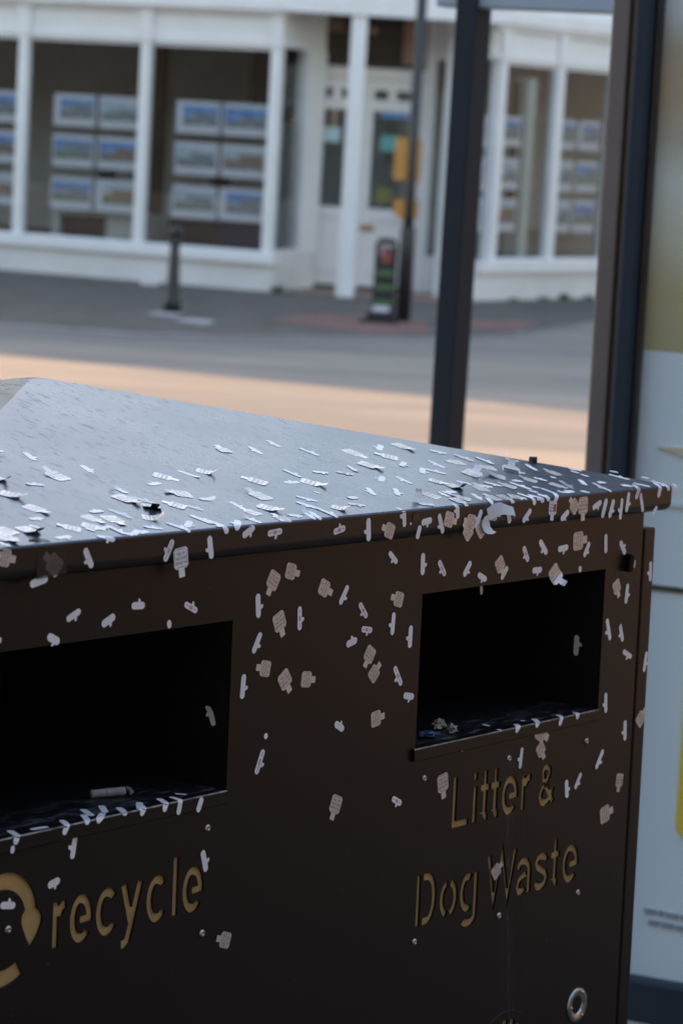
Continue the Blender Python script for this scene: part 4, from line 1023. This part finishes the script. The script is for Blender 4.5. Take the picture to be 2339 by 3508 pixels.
# white post on the corner carrying the fascia
part('corner_column', M['wpaint'], [(-.21, -.01, 28.89, 29.08, -.005, .14), (-.20, -.025, 28.90, 29.07, .14, 3.09)], bevel=.01)
part('doorway_pilaster', M['wpaint'], [(1.04, 1.18, 29.55, 29.74, -.005, 3.1)], bevel=.01)
part('doorway_fascia', M['wpaint'], [(-.95, 1.55, 28.86, 29.12, 3.09, 3.42)])
# facade B
mB = [.07, 1.21, 2.38, 3.6, 4.8, 6.0, 7.2, 8.4, 9.6]
for s in mB: part('pilaster', M['wpaint'], [(s - .065, s + .065, -.10, .03, .45, 2.72), (s - .08, s + .08, -.1, .05, 2.72, 3.08)], FB)
part('stall_riser', M['wwall'], [(-.2, LB, -.18, .0, -.01, .32)], FB)
part('window_sill', M['wpaint'], [(-.2, LB, -.2, .07, .32, .45)], FB)
part('fascia', M['wpaint'], [(-.1, LB, -.2, .012, 2.72, 2.80), (-.1, LB, -.2, -.01, 2.80, 3.06)], FB)
part('cornice', M['wpaint'], [(-.12, LB, -.2, .06, 3.06, 3.12), (-.12, LB, -.2, .12, 3.12, 3.26), (-.1, LB, -.2, .0, 3.26, 3.42)], FB)
for a, b in zip(mB, mB[1:]):
    w_ = part('window', M['wpaint'], [(a + .0655, b - .0655, -.06, -.02, .451, .48), (a + .0655, b - .0655, -.06, -.02, 2.68, 2.719), (a + .0655, a + .075, -.06, -.02, .479, 2.681), (b - .075, b - .0655, -.06, -.02, .479, 2.681)], FB)
    part('pane', M['glass'], [(a + .066, b - .066, -.045, -.037, .481, 2.679)], FB, w_)
# upper storeys and roof (above the picture; they cast the shade on the road)
up = [PA.xy + Vector((.0, .12)), PA.xy + dA.xy * LA + Vector((.05, .12)), Vector((-20, 50)), Vector((6, 46)), PB.xy + dB.xy * LB + Vector((-.1, .1)), PB.xy + Vector((-.1, .1))]
def prismz(name, outl, z0, z1, m):
    b = MB(); n = len(outl); lo = [b.vert(p.x, p.y - 30, z0) for p in outl]; hi = [b.vert(p.x, p.y - 30, z1) for p in outl]
    b.face(lo); b.face(hi)
    for k in range(n): b.face((lo[k], lo[(k + 1) % n], hi[(k + 1) % n], hi[k]))
    o = b.build(name, m, shop); fix_normals(o); return o
prismz('upper_wall', up, 3.42, 8.4, M['wwall'])
prismz('roof', [p + (p - Vector((-1, 38))).normalized() * .25 for p in up], 8.4, 8.85, M['roof'])
for s in (1.2, 3.6, 6.0, 8.4):
    w_ = part('sash_window', M['wpaint'], [(s - .5, s + .5, -.11, -.06, 4.3, 6.2)], FA); part('sash_pane', M['dark'], [(s - .44, s + .44, -.06, -.055, 4.36, 6.14)], FA, w_)
# interior shell
part('interior_floor', M['infloor'], [(.1, LA, -4.2, -.2, .0, .30)], FA)
part('interior_wall', M['inside'], [(.1, LA, -4.3, -4.2, .3, 3.1), (LA - .1, LA, -4.2, -.2, .3, 3.1)], FA)
part('interior_ceiling', M['inside'], [(.1, LA, -4.2, -.21, 3.0, 3.1)], FA)
part('interior_wall', M['inside'], [(-.1, LB, -3.2, -3.1, .3, 3.1)], FB)
part('interior_floor', M['infloor'], [(.2, LB, -3.1, -.2, .0, .32)], FB)
part('interior_ceiling', M['inside'], [(.2, LB, -3.1, -.21, 3.0, 3.1)], FB)
part('wall_panel', M['dark'], [(2.75, 3.0, -3.0, -2.9, .4, 3.0), (.62, 1.25, -2.2, -2.1, 1.9, 3.0)], FA)

# property cards hanging in the windows
def card(F, s0, s1, z0, z1, dep, kind, lab, seed):
    cx = (s0 + s1) / 2; o = empty('property_card', F @ Matrix.Translation((cx, dep, z0)), lab, 'property card', 'property photo cards hanging in the shop windows')
    w, h = (s1 - s0) / 2, z1 - z0
    b = MB(); b.box(-w, w, -.004, .004, 0, h); b.build('board', M['card'], o)
    rr = random.Random(seed); p = MB(); y0, y1 = .0045, .006
    pw0, pw1 = -w * .92, w * .92 if kind != 2 else w * .70
    zl, zm = h * .24, h * (.45 + .15 * rr.random())
    # the along axis runs to the left on facade A, so picture content is built in card space
    p.box(pw0, pw1, y0, y1, zm, h * .86, 0)
    p.box(pw0, pw1, y0, y1, zl, zl + (zm - zl) * .35, 2)
    p.box(pw0, pw1, y0, y1, zl + (zm - zl) * .35 + .0005, zm - .0005, 1)
    p.box(pw0 + w * .2 * rr.random(), pw1 - w * (.3 + .5 * rr.random()), y1 + .0005, y1 + .002, zl + (zm - zl) * .3, zm + h * .14, 1)
    p.build('photo', [M['sky1' if rr.random() < .62 else 'sky2'], M['house1' if rr.random() < .35 else 'house2'], M['lawn' if rr.random() < .5 else 'house2']], o)
rows_z = ((1.70, 2.06, 'top'), (1.235, 1.60, 'middle'), (.75, 1.115, 'bottom')); sd = 0
for cols, win in ((((3.25, 3.78), (3.84, 4.37)), 'far left window'), (((1.71, 2.24), (2.29, 2.82)), 'second window left of the doorway'), (((.14, .69), (.73, 1.27)), 'window just left of the doorway')):
    for (z0_, z1_, rn) in rows_z:
        for (s0_, s1_), cn in zip(cols, ('right', 'left')):
            sd += 1; card(FA, s0_, s1_, z0_, z1_, -.09, sd % 3, f'property photo card in the {win}, {rn} row, {cn} card', sd * 7)
for cols, win in ((((.16, .63),), 'narrow first window right of the doorway'), (((1.31, 1.73), (1.80, 2.24)), 'second window right of the doorway')):
    for (z0_, z1_, rn) in ((1.76, 2.10, 'top'), (1.265, 1.625, 'middle'), (.785, 1.16, 'bottom')):
        for (s0_, s1_), cn in zip(cols, ('left', 'right')):
            sd += 1; card(FBR, -s1_, -s0_, z0_, z1_, -.09, sd % 3, f'property photo card in the {win}, {rn} row' + (f', {cn} card' if len(cols) > 1 else ''), sd * 5)
for (z0_, z1_, rn) in ((1.74, 2.08, 'top'), (1.25, 1.61, 'middle'), (.77, 1.15, 'bottom')):
    sd += 1; card(FBR, .03, .52, z0_, z1_, -.12, 1, f'property photo card half hidden beside the shelter post, {rn} row', sd * 3)
# things inside the shop
def thing(name, F, boxes, m, lab, cat, grp=None):
    c0 = F @ Vector(((boxes[0][0] + boxes[0][1]) / 2, (boxes[0][2] + boxes[0][3]) / 2, boxes[0][4])); T = Matrix.Translation(c0)
    root = empty(name, T, lab, cat, grp)
    for nm, mm, bxs in m:
        b = MB()
        for bx in bxs: b.box(*bx)
        b.v = [T.inverted() @ (F @ q) for q in b.v]; o = b.build(nm, mm, root, bevel=.008); fix_normals(o)
    return root
part('window_back_board', M['boardg'], [(.14, LB, -.62, -.6, .3205, .78)], FB)
B1 = [(2.05, 2.95, -1.5, -.75, .3, 1.1)]
thing('office_desk', FA, B1, [('desk_top', M['desk'], [(1.75, 2.95, -1.0, -.35, .68, .72)]), ('leg_panel', M['desk'], [(2.84, 2.94, -1.0, -.36, .3, .68)]), ('modesty_panel', M['dark'], [(2.24, 2.84, -.5, -.45, .3, .68)]), ('drawer_unit', M['desk'], [(1.75, 2.24, -1.0, -.38, .3, .68)])], 'white office desk with dark front behind the second window left of doorway', 'desk')
thing('office_chair', FA, [(2.72, 3.02, -2.0, -1.7, .3, 1.2)], [('seat', M['dark'], [(2.6, 3.0, -2.1, -1.7, .7, .78)]), ('backrest', M['dark'], [(2.78, 3.0, -1.7, -1.64, .78, 1.2)]), ('pedestal', M['dark'], [(2.76, 2.84, -1.94, -1.86, .3, .7)])], 'dark high backed office chair behind the white desk', 'chair')
thing('storage_box', FA, [(.30, .78, -.9, -.5, .41, .76)], [('crate', M['navy'], [(.30, .78, -.7, -.3, .3, .74)]), ('crate_lid', M['navy'], [(.28, .80, -.72, -.28, .7405, .77)])], 'navy blue lidded storage box behind the window next to the doorway', 'box')
thing('office_chair', FA, [(.95, 1.5, -2.2, -1.7, .3, 1.2)], [('seat', M['maroon'], [(.95, 1.45, -2.2, -1.7, .7, .78)]), ('backrest', M['maroon'], [(1.27, 1.5, -1.7, -1.62, .8, 1.22)]), ('pedestal', M['dark'], [(1.18, 1.24, -1.98, -1.92, .3, .7)])], 'maroon office chair behind the window next to the doorway', 'chair')
thing('counter', FA, [(.80, 1.55, -1.3, -.8, .41, .98)], [('counter_front', M['desk'], [(.82, 1.50, -.5, -.46, .72, 1.0)]), ('counter_base', M['dark'], [(.82, 1.5, -.55, -.505, .3, .715)])], 'grey reception counter behind the window next to the doorway', 'counter')
thing('filing_cabinet', FB, [(.70, .98, -.8, -.5, .35, 2.6)], [('cabinet', M['desk'], [(.82, .99, -.40, -.16, .32, 2.55)]), ('door_front', M['desk'], [(.835, .975, -.159, -.15, .4, 2.5)])], 'tall pale cabinet edge behind the windows right of the doorway', 'cabinet')
thing('display_panel', FB, [(.60, .76, -.5, -.4, .7, 2.5)], [('panel', M['dark'], [(.70, .80, -.3, -.26, .85, 2.5)]), ('base', M['dark'], [(.66, .81, -.45, -.2, .32, .36)])], 'tall narrow dark display panel beside the pale cabinet', 'panel')
I4 = Matrix.Identity(4)
def flat(name, x0, x1, y, z0, z1, m, lab, cat='notice'):
    b = MB(); b.box(x0 - (x0 + x1) / 2, x1 - (x0 + x1) / 2, -.003, 0, 0, z1 - z0); o = b.build(name, m, mw=Matrix.Translation(((x0 + x1) / 2, y, z0))); return tag(o, lab, cat)
flat('door_notice', -.46, -.27, DY + .019, 1.69, 1.86, M['notice'], 'pale blue square notice on the left door glass')
flat('door_notice', .20, .40, DY + .019, 1.62, 1.80, M['teal'], 'teal green notice on the right door glass')
flat('door_notice', .20, .52, DY + .019, 2.0, 2.06, M['sky1'], 'blue strip notice at the top of the right door glass')
flat('door_notice', .18, .36, DY + .019, 1.02, 1.2, M['olive'], 'olive yellow sticker low on the right door glass')

# ------------------------------------------------------------------ street furniture on the far pavement
bo = empty('bollard', Matrix.Translation((-1.765, 25.3, 0)), 'black cast iron bollard on the far pavement in front of the shop', 'bollard')
b = MB(); b.lathe([(.085, -.01), (.085, .10), (.075, .13), (.070, .15), (.048, .62), (.044, .64)], 20); b.build('post', M['cast'], bo, smooth=True)
b = MB(); b.lathe([(.05, .64), (.062, .65), (.062, .68), (.042, .69), (.042, .72), (.058, .735), (.066, .77), (.060, .80), (.03, .83), (.002, .838)], 20); b.build('cap', M['cast'], bo, smooth=True)
pt = MB()
for pts in ([(-1.98, 24.75), (-1.70, 24.55), (-1.60, 25.0), (-1.9, 25.1)], [(-1.68, 24.1), (-1.34, 23.85), (-1.28, 24.35), (-1.55, 24.55)]):
    pt.face([pt.vert(x, y, .003) for x, y in pts])
o = pt.build('mortar_patch', M['kerb']); fix_normals(o); o.data.materials[0] = mottled('pale_mortar', (.30, .29, .29, 1), (.42, .41, .41, 1), 9, .8); struct(o)
b = MB(); b.box(-.10, .10, -.06, .06, 0, .09); b.box(-.06, .02, -.05, .05, .0905, .13); o = b.build('stone_block', M['wwall'], mw=Matrix.Translation((-2.28, 28.9, 0)), bevel=.015); tag(o, 'small pale stone lump at the foot of the shop wall', 'stone')
ab = empty('pavement_sign', Matrix.Translation((.29, 25.42, 0)), 'black free standing pavement sign with rounded top, red picture and green lines', 'sign')
b = MB(); pr = [(-.11, .10)] + [(-.11, .75)] + [(-.11 + .06 * (1 - math.cos(R(a))), .75 + .075 * math.sin(R(a))) for a in (30, 60, 90)] + [(.05 + .06 * math.sin(R(a)), .75 + .075 * math.cos(R(a))) for a in (0, 30, 60, 90)] + [(.11, .10)]
lo = [b.vert(x, -.02, z) for x, z in pr]; hi = [b.vert(x, .02, z) for x, z in pr]; n = len(pr)
b.face(lo); b.face(hi[::-1])
for k in range(n): b.face((lo[k], hi[k], hi[(k + 1) % n], lo[(k + 1) % n]))
o = b.build('board', M['cast'], ab); fix_normals(o)
b = MB(); b.box(-.23, .16, -.14, .14, -.01, .035); b.box(-.16, .12, -.08, .08, .036, .10); b.build('base', M['cast'], ab, bevel=.01)
b = MB(); b.box(-.05, .05, -.024, -.0205, .60, .70); b.box(-.035, .02, -.026, -.0245, .58, .73); b.build('red_picture', mat('red_poster', (.30, .07, .06, 1), .5), ab)
b = MB(); b.box(-.07, .07, -.024, -.0205, .735, .765); b.box(-.06, -.02, -.026, -.0245, .66, .72); b.build('pale_highlight', mat('pale_poster', (.45, .42, .42, 1), .5), ab)
gm_ = mat('green_chalk', (.07, .17, .06, 1), .6)
for z in (.485, .345, .195):
    b = MB(); b.box(-.09, .09, -.024, -.0205, z - .026, z + .026); b.build('green_line', gm_, ab)
b = MB(); b.box(-.10, .06, -.024, -.0205, .11, .16); b.build('white_caption', M['card'], ab)
po = empty('street_pole', Matrix.Translation((.495, 25.8, 0)), 'slim dark street pole with orange boards, beside the pavement sign', 'pole')
b = MB(); b.lathe([(.075, -.01), (.075, .9), (.055, .95), (.050, 5.2), (.002, 5.22)], 16); b.build('shaft', M['cast'], po, smooth=True)
b = MB(); b.box(-.175, .08, -.09, -.062, 1.38, 1.80); b.build('upper_orange_board', M['orange'], po, bevel=.01)
b = MB(); 
pr = [(-.16, 1.06), (-.16, 1.20), (.08, 1.20), (.08, 1.02), (-.06, .99)]
lo = [b.vert(x, -.09, z) for x, z in pr]; hi = [b.vert(x, -.062, z) for x, z in pr]; n = len(pr); b.face(lo[::-1]); b.face(hi)
for k in range(n): b.face((lo[k], lo[(k + 1) % n], hi[(k + 1) % n], hi[k]))
o = b.build('lower_orange_board', M['orange'], po); fix_normals(o)
b = MB(); b.box(-.085, -.03, -.075, -.02, 1.38, 1.80, T=None); b.build('side_plate', M['cast'], po)
b = MB(); b.tube([(0, -.058, .95), (0, -.098, 1.05), (0, -.098, 1.9), (0, -.05, 2.0)], .045, 10); b.build('cable_cover', M['cast'], po, smooth=True)
# weeds along the wall foot
def weed(x, y, n, h, lab, seed):
    rr = random.Random(seed); b = MB()
    for _ in range(n):
        a = rr.uniform(0, 6.28); l = h * rr.uniform(.5, 1); d = Vector((math.cos(a), math.sin(a), 0)); px = Vector((rr.uniform(-.05, .05), rr.uniform(-.03, .03), 0)); sd_ = Vector((-d.y, d.x, 0)) * .014
        q = [px + d * l * f * .6 + Vector((0, 0, l * f * (1.2 - .6 * f))) for f in (0, .5, 1)]
        b.quad(q[0] - sd_ * .5, q[0] + sd_ * .5, q[1] + sd_, q[1] - sd_); b.face((b.vert(q[1] - sd_), b.vert(q[1] + sd_), b.vert(q[2])))
    o = b.build('weed', M['leaf'], mw=Matrix.Translation((x, y, 0))); tag(o, lab, 'weed', 'weeds along the shop wall')
weed(-.86, 28.95, 40, .15, 'green weed tuft at the corner left of the doorway', 1)
for i, (sB, h, lab) in enumerate(((.5, .05, 'low weed at the wall foot near the doorway end'), (1.1, .06, 'low weed at the wall foot below the second right window'), (1.55, .11, 'tallest weed tuft at the foot of the right shop wall'), (2.05, .06, 'low weed at the wall foot beside the shelter post'))):
    q = PB + dB * sB + nB * .05; weed(q.x, q.y, 30, h, lab, i + 3)

# ------------------------------------------------------------------ bus shelter on the near pavement
M['post'] = mottled('shelter_post_grey', (.15, .143, .14, 1), (.175, .167, .163, 1), 5, .42, metal=.2)
M['frame'] = mottled('shelter_frame_navy', (.026, .040, .056, 1), (.031, .046, .062, 1), 8, .45)
M['postn'] = mottled('shelter_post_navy', (.036, .042, .053, 1), (.040, .046, .057, 1), 5, .6)
M['beam'] = mottled('shelter_beam_blue', (.32, .43, .53, 1), (.35, .46, .56, 1), 5, .45)
for k_, v_ in (('frame', .15), ('postn', .03)): M[k_].node_tree.nodes['Principled BSDF'].inputs['Specular IOR Level'].default_value = v_
M['warm_glint'] = mat('amber_reflection', (.24, .135, .06, 1), .5)  # amber colour paints a warm reflection into the post slot
dS = Vector((.935, -.355, 0)).normalized(); nS = Vector((.355, .935, 0)).normalized()
def shf(x, y, lean=0.):
    m = Matrix(((dS.x, nS.x, -lean, x), (dS.y, nS.y, 0, y), (0, 0, 1, gz(x, y)), (0, 0, 0, 1))); return m
sh = empty('bus_shelter', Matrix.Translation((.45, 5.5, gz(.45, 5.5))), 'dark metal bus shelter frame of two posts and a blue top beam behind the bin', 'bus shelter')
def sp(name, m, boxes, F, bevel=.004):
    b = MB()
    for bx in boxes: b.box(*bx)
    T0 = Matrix.Translation((.45, 5.5, gz(.45, 5.5))).inverted() @ F; b.v = [T0 @ q for q in b.v]
    o = b.build(name, m, sh, bevel=bevel); fix_normals(o); return o
Fm = shf(.208, 6.5)
sp('post', M['postn'], [(0, .053, 0, .127, -.02, 2.6)], Fm, .005)
sp('top_beam', M['beam'], [(-.06, 3.2, .02, .10, 2.202 - gz(.208, 6.5), 2.40 - gz(.208, 6.5))], Fm, .006)
Fr = shf(.440, 4.6, .011)
sp('post', M['post'], [(0, .0335, 0, .06, -.02, 2.6)], Fr, .004)
sp('reflection_strip', M['warm_glint'], [(.0345, .042, .012, .05, -.02, 2.6)], Fr, 0)
# unseen roof, added to block sky reflected on the right of the lid
sp('roof', M['frame'], [(1.0, 3.4, -1.2, .3, 2.62, 2.68)], Fm, .01)
# advertising panel standing against the right post
pf = empty('advert_panel', Matrix.Translation((.50, 4.58, gz(.5, 4.58))), 'pale blue advertising panel in a dark navy frame at the right edge', 'advertising panel')
def ap_(name, m, boxes, bevel=0, par=None, mats=None):
    b = MB()
    for bx in boxes: b.box(*bx[:6], mi=(bx[6] if len(bx) > 6 else 0))
    T0 = Matrix.Translation((.50, 4.58, gz(.5, 4.58))).inverted() @ Fr; b.v = [T0 @ q for q in b.v]
    o = b.build(name, m, par or pf, bevel=bevel); fix_normals(o); return o
g0 = gz(.440, 4.6)
ap_('side_frame', M['frame'], [(.0425, .078, -.012, .06, -.02, 2.6)], .008)
ap_('side_frame', M['cast'], [(.0785, .0885, .0, .05, -.02, 2.6)], .003)
ap_('bottom_frame', M['frame'], [(.0895, 1.4, -.012, .06, .315 - g0, .395 - g0)], .006)
ap_('top_frame', M['frame'], [(.0895, 1.4, -.012, .06, 2.75 - g0, 2.84 - g0)], .006)
ap_('side_frame', M['frame'], [(1.401, 1.47, -.012, .06, -.02, 2.6)], .006)
M['poster'] = mottled('poster_pale_blue', (.64, .80, .86, 1), (.67, .83, .89, 1), 2, .35)
post_ = ap_('poster', M['poster'], [(.0895, 1.4, .022, .026, .395 - g0, 1.535 - g0)])
# upper half of the poster: out-of-focus autumn trees
M['picture'] = mat('poster_photo', (.2, .2, .1, 1), .3); t = NT(M['picture'])
v = t.coord((2.2, 2.2, .7)); f = t.noise(v, 2.4, 2, .4); tc = t.n('ShaderNodeTexCoord'); sx = t.n('ShaderNodeSeparateXYZ'); t.l(tc.outputs['Object'], sx.inputs[0])
h = t.math('ADD', sx.outputs[2], t.math('MULTIPLY', t.math('SUBTRACT', f, .5), .16))
hz = t.n('ShaderNodeMapRange'); hz.inputs['From Min'].default_value = 1.535 - g0; hz.inputs['From Max'].default_value = 2.15 - g0; t.l(h, hz.inputs['Value'])
t.set('Base Color', t.ramp(hz.outputs[0], [(.02, (.42, .42, .25, 1)), (.20, (.47, .45, .27, 1)), (.34, (.58, .63, .50, 1)), (.48, (.63, .74, .68, 1)), (.60, (.48, .50, .40, 1)), (.72, (.46, .40, .28, 1)), (.86, (.42, .41, .30, 1)), (.97, (.62, .72, .74, 1))]))
ap_('poster_picture', M['picture'], [(.0895, 1.4, .022, .026, 1.5355 - g0, 2.75 - g0)])
M['yellow'] = mat('poster_yellow', (.70, .57, .08, 1), .4); M['pink'] = mat('poster_amber', (.60, .58, .42, 1), .4)
def flatpoly(name, pts, m, par, y0=.0175, y1=.0215):
    b = MB(); lo = [b.vert(x, y0, z) for x, z in pts]; hi = [b.vert(x, y1, z) for x, z in pts]; n = len(pts); b.face(lo); b.face(hi)
    for k in range(n): b.face((lo[k], lo[(k + 1) % n], hi[(k + 1) % n], hi[k]))
    T0 = Matrix.Translation((.50, 4.58, gz(.5, 4.58))).inverted() @ Fr; b.v = [T0 @ q for q in b.v]
    o = b.build(name, m, par); fix_normals(o); return o
yl_ = [(1.25, .4275), (1.25, .70), (.2055, .70)] + [(.2285 - .023 * math.cos(R(a)), .4505 - .023 * math.sin(R(a))) for a in (0, 20, 40, 60, 75, 90)]
flatpoly('yellow_shape', yl_, M['yellow'], post_)
flatpoly('amber_sweep', [(.126, 1.1300), (.16, 1.1325), (.26, 1.135), (.40, 1.132), (.40, 1.109), (.26, 1.107), (.18, 1.1165), (.15, 1.1245)], M['pink'], post_)
flatpoly('dark_seam', [(.0895, .8735), (1.4, .8735), (1.4, .8825), (.0895, .8825)], mat('seam_green', (.05, .065, .05, 1), .5), post_)
flatpoly('pale_seam', [(.0895, 1.026), (1.4, 1.026), (1.4, 1.034), (.0895, 1.034)], mat('seam_grey', (.53, .68, .72, 1), .5), post_)
inkp = mat('poster_ink', (.26, .33, .39, 1), .5)
b = MB()
for (x0, x1, z) in ((.158, .179, .2830), (.184, .194, .2825), (.199, .222, .2815), (.227, .25, .281), (.168, .186, .2625), (.191, .214, .2620), (.219, .25, .261)): b.box(x0, x1, .0175, .0215, z - .0042, z + .0042)
T0 = Matrix.Translation((.50, 4.58, gz(.5, 4.58))).inverted() @ Fr; b.v = [T0 @ q for q in b.v]
o = b.build('small_print', inkp, post_); fix_normals(o)


# ------------------------------------------------------------------ tree added to block the sun (out of frame to the left); shades bin and shelter
tr = empty('added_shade_tree', Matrix.Translation((-4.6, 9.2, gz(-4.6, 9.0))), 'unseen leafy tree added on the near pavement to shade the bin', 'tree')
b = MB(); b.tube([(0, 0, -.05), (.05, 0, 1.2), (.2, 0, 2.6), (.5, 0, 3.8), (.9, -.1, 5)], [.19, .15, .13, .10, .05], 12)
for a in range(5):
    d = Vector((math.cos(a * 1.3), math.sin(a * 1.3), .8)); b.tube([Vector((.3, 0, 3.0)), Vector((.3, 0, 3.0)) + d * .9, Vector((.3, 0, 3.0)) + d * 1.7 + Vector((0, 0, .3))], [.08, .05, .02], 8)
b.build('trunk', M['bark'], tr, smooth=True)
b = MB(); rr = random.Random(5)
cl = [Vector((.55 + rr.uniform(-1.3, 2.1), 0 + rr.uniform(-1.3, 1.3), 5.35 + rr.uniform(-1.2, 1.2))) for _ in range(52)]
for q in range(9000):
    c_ = rr.choice(cl); p = c_ + Vector((rr.gauss(0, .42), rr.gauss(0, .42), rr.gauss(0, .36)))
    if p.z < 3.0: continue
    u = Vector((rr.gauss(0, 1), rr.gauss(0, 1), rr.gauss(0, 1))).normalized(); w = u.orthogonal().normalized(); s = rr.uniform(.09, .15)
    b.quad(p - u * s, p + w * s * .6, p + u * s, p - w * s * .6)
b.build('crown', M['crown'], tr)

# brick building added on the near side, behind and to the right of the photographer (out of frame); it blocks the sky behind the camera
M['brick'] = mottled('brown_brick', (.034, .033, .033, 1), (.048, .046, .045, 1), 5, .85)
M['brickw'] = mottled('red_brick', (.21, .135, .095, 1), (.27, .18, .13, 1), 5, .85)
nb_ = empty('added_sky_block_terrace', Matrix.Translation((0, -4.5, 0)), 'unseen dark brick terrace added behind the camera to block sky light', 'building')
b = MB(); b.box(-75, 16, -9, 0, -.5, 7.4); b.build('wall', M['brick'], nb_)
b = MB(); b.box(8.5, 16, 8.9, 15.0, -.5, 5.6); b.build('added_reflect_wing', M['brickw'], nb_)  # red wing added out of view for a warm reflection in the bin front
b = MB(); b.box(8.52, 16, .001, 8.899, -.5, 5.5); b.build('added_reflect_wing', M['brick'], nb_)  # dark wing added out of view to keep the bin front's reflection dark
b = MB(); b.box(-75.3, 16.3, -9.3, .3, 7.401, 7.8); b.build('roof', M['roof'], nb_)
for i in range(7):
    for z in (1.0, 4.6):
        b = MB(); b.box(-16.5 + i * 3.6, -15.1 + i * 3.6, .001, .04, z, z + 2.0); w_ = b.build('window', M['wpaint'], nb_)
        b = MB(); b.box(-16.4 + i * 3.6, -15.2 + i * 3.6, .041, .046, z + .1, z + 1.9); b.build('pane', M['dark'], w_)

cs_ = empty('added_bounce_house', Matrix.Translation((24, 34, 0)), 'unseen brown rendered house added right of the shop to shape its light', 'building')  # house added out of view to block sky and bounce light on the shop
b = MB(); b.box(-5, 12, -8, 22, 0, 7.5); b.build('wall', mottled('cream_render', (.17, .16, .145, 1), (.21, .195, .18, 1), 2, .85), cs_)
b = MB(); b.box(-5.3, 12.3, -8.3, 22.3, 7.501, 8.0); b.build('roof', M['roof'], cs_)

# ------------------------------------------------------------------ camera, light, render settings
cam_d = bpy.data.cameras.new('camera'); cam = bpy.data.objects.new('camera', cam_d); C.objects.link(cam)
CAMR = Matrix(((0.99830104, -0.05826698, -0.00000000), (0.00861485, 0.14760008, -0.98900961), (0.05762660, 0.98732931, 0.14785128)))
cam.matrix_world = Matrix.Translation((0, 0, 1.9)) @ CAMR.to_4x4()
cam_d.sensor_fit = 'AUTO'; cam_d.sensor_width = 36; cam_d.lens = 8874.87 / 3508 * 36
cam_d.clip_start = .1; cam_d.clip_end = 500
cam_d.dof.use_dof = True; cam_d.dof.focus_distance = 2.62; cam_d.dof.aperture_fstop = 9.0; cam_d.dof.aperture_blades = 0
S.camera = cam
SUN_AZ, SUN_EL = -36., 28.
w = bpy.data.worlds.new('World'); S.world = w; w.use_nodes = True; nt = w.node_tree
bg = nt.nodes['Background']; sk = nt.nodes.new('ShaderNodeTexSky'); sk.sky_type = 'NISHITA'; sk.sun_disc = False
sk.sun_elevation = R(SUN_EL); sk.sun_rotation = R(SUN_AZ); sk.air_density = 1.5; sk.dust_density = 1.2; sk.ozone_density = 1.2
nt.links.new(sk.outputs[0], bg.inputs[0]); bg.inputs[1].default_value = .15
sd_ = bpy.data.lights.new('sun', 'SUN'); sd_.energy = 2.85; sd_.angle = R(.8); sd_.color = (1, .68, .38)
so = bpy.data.objects.new('sun', sd_); C.objects.link(so)
sdir = Vector((math.sin(R(SUN_AZ)) * math.cos(R(SUN_EL)), math.cos(R(SUN_AZ)) * math.cos(R(SUN_EL)), math.sin(R(SUN_EL))))
so.rotation_euler = sdir.to_track_quat('Z', 'Y').to_euler(); so.location = (0, 0, 20)
S.render.engine = 'CYCLES'
S.view_settings.view_transform = 'Standard'; S.view_settings.look = 'None'; S.view_settings.exposure = 1.58; S.view_settings.gamma = 1
S.view_settings.use_white_balance = True; S.view_settings.white_balance_temperature = 7000; S.view_settings.white_balance_tint = 16
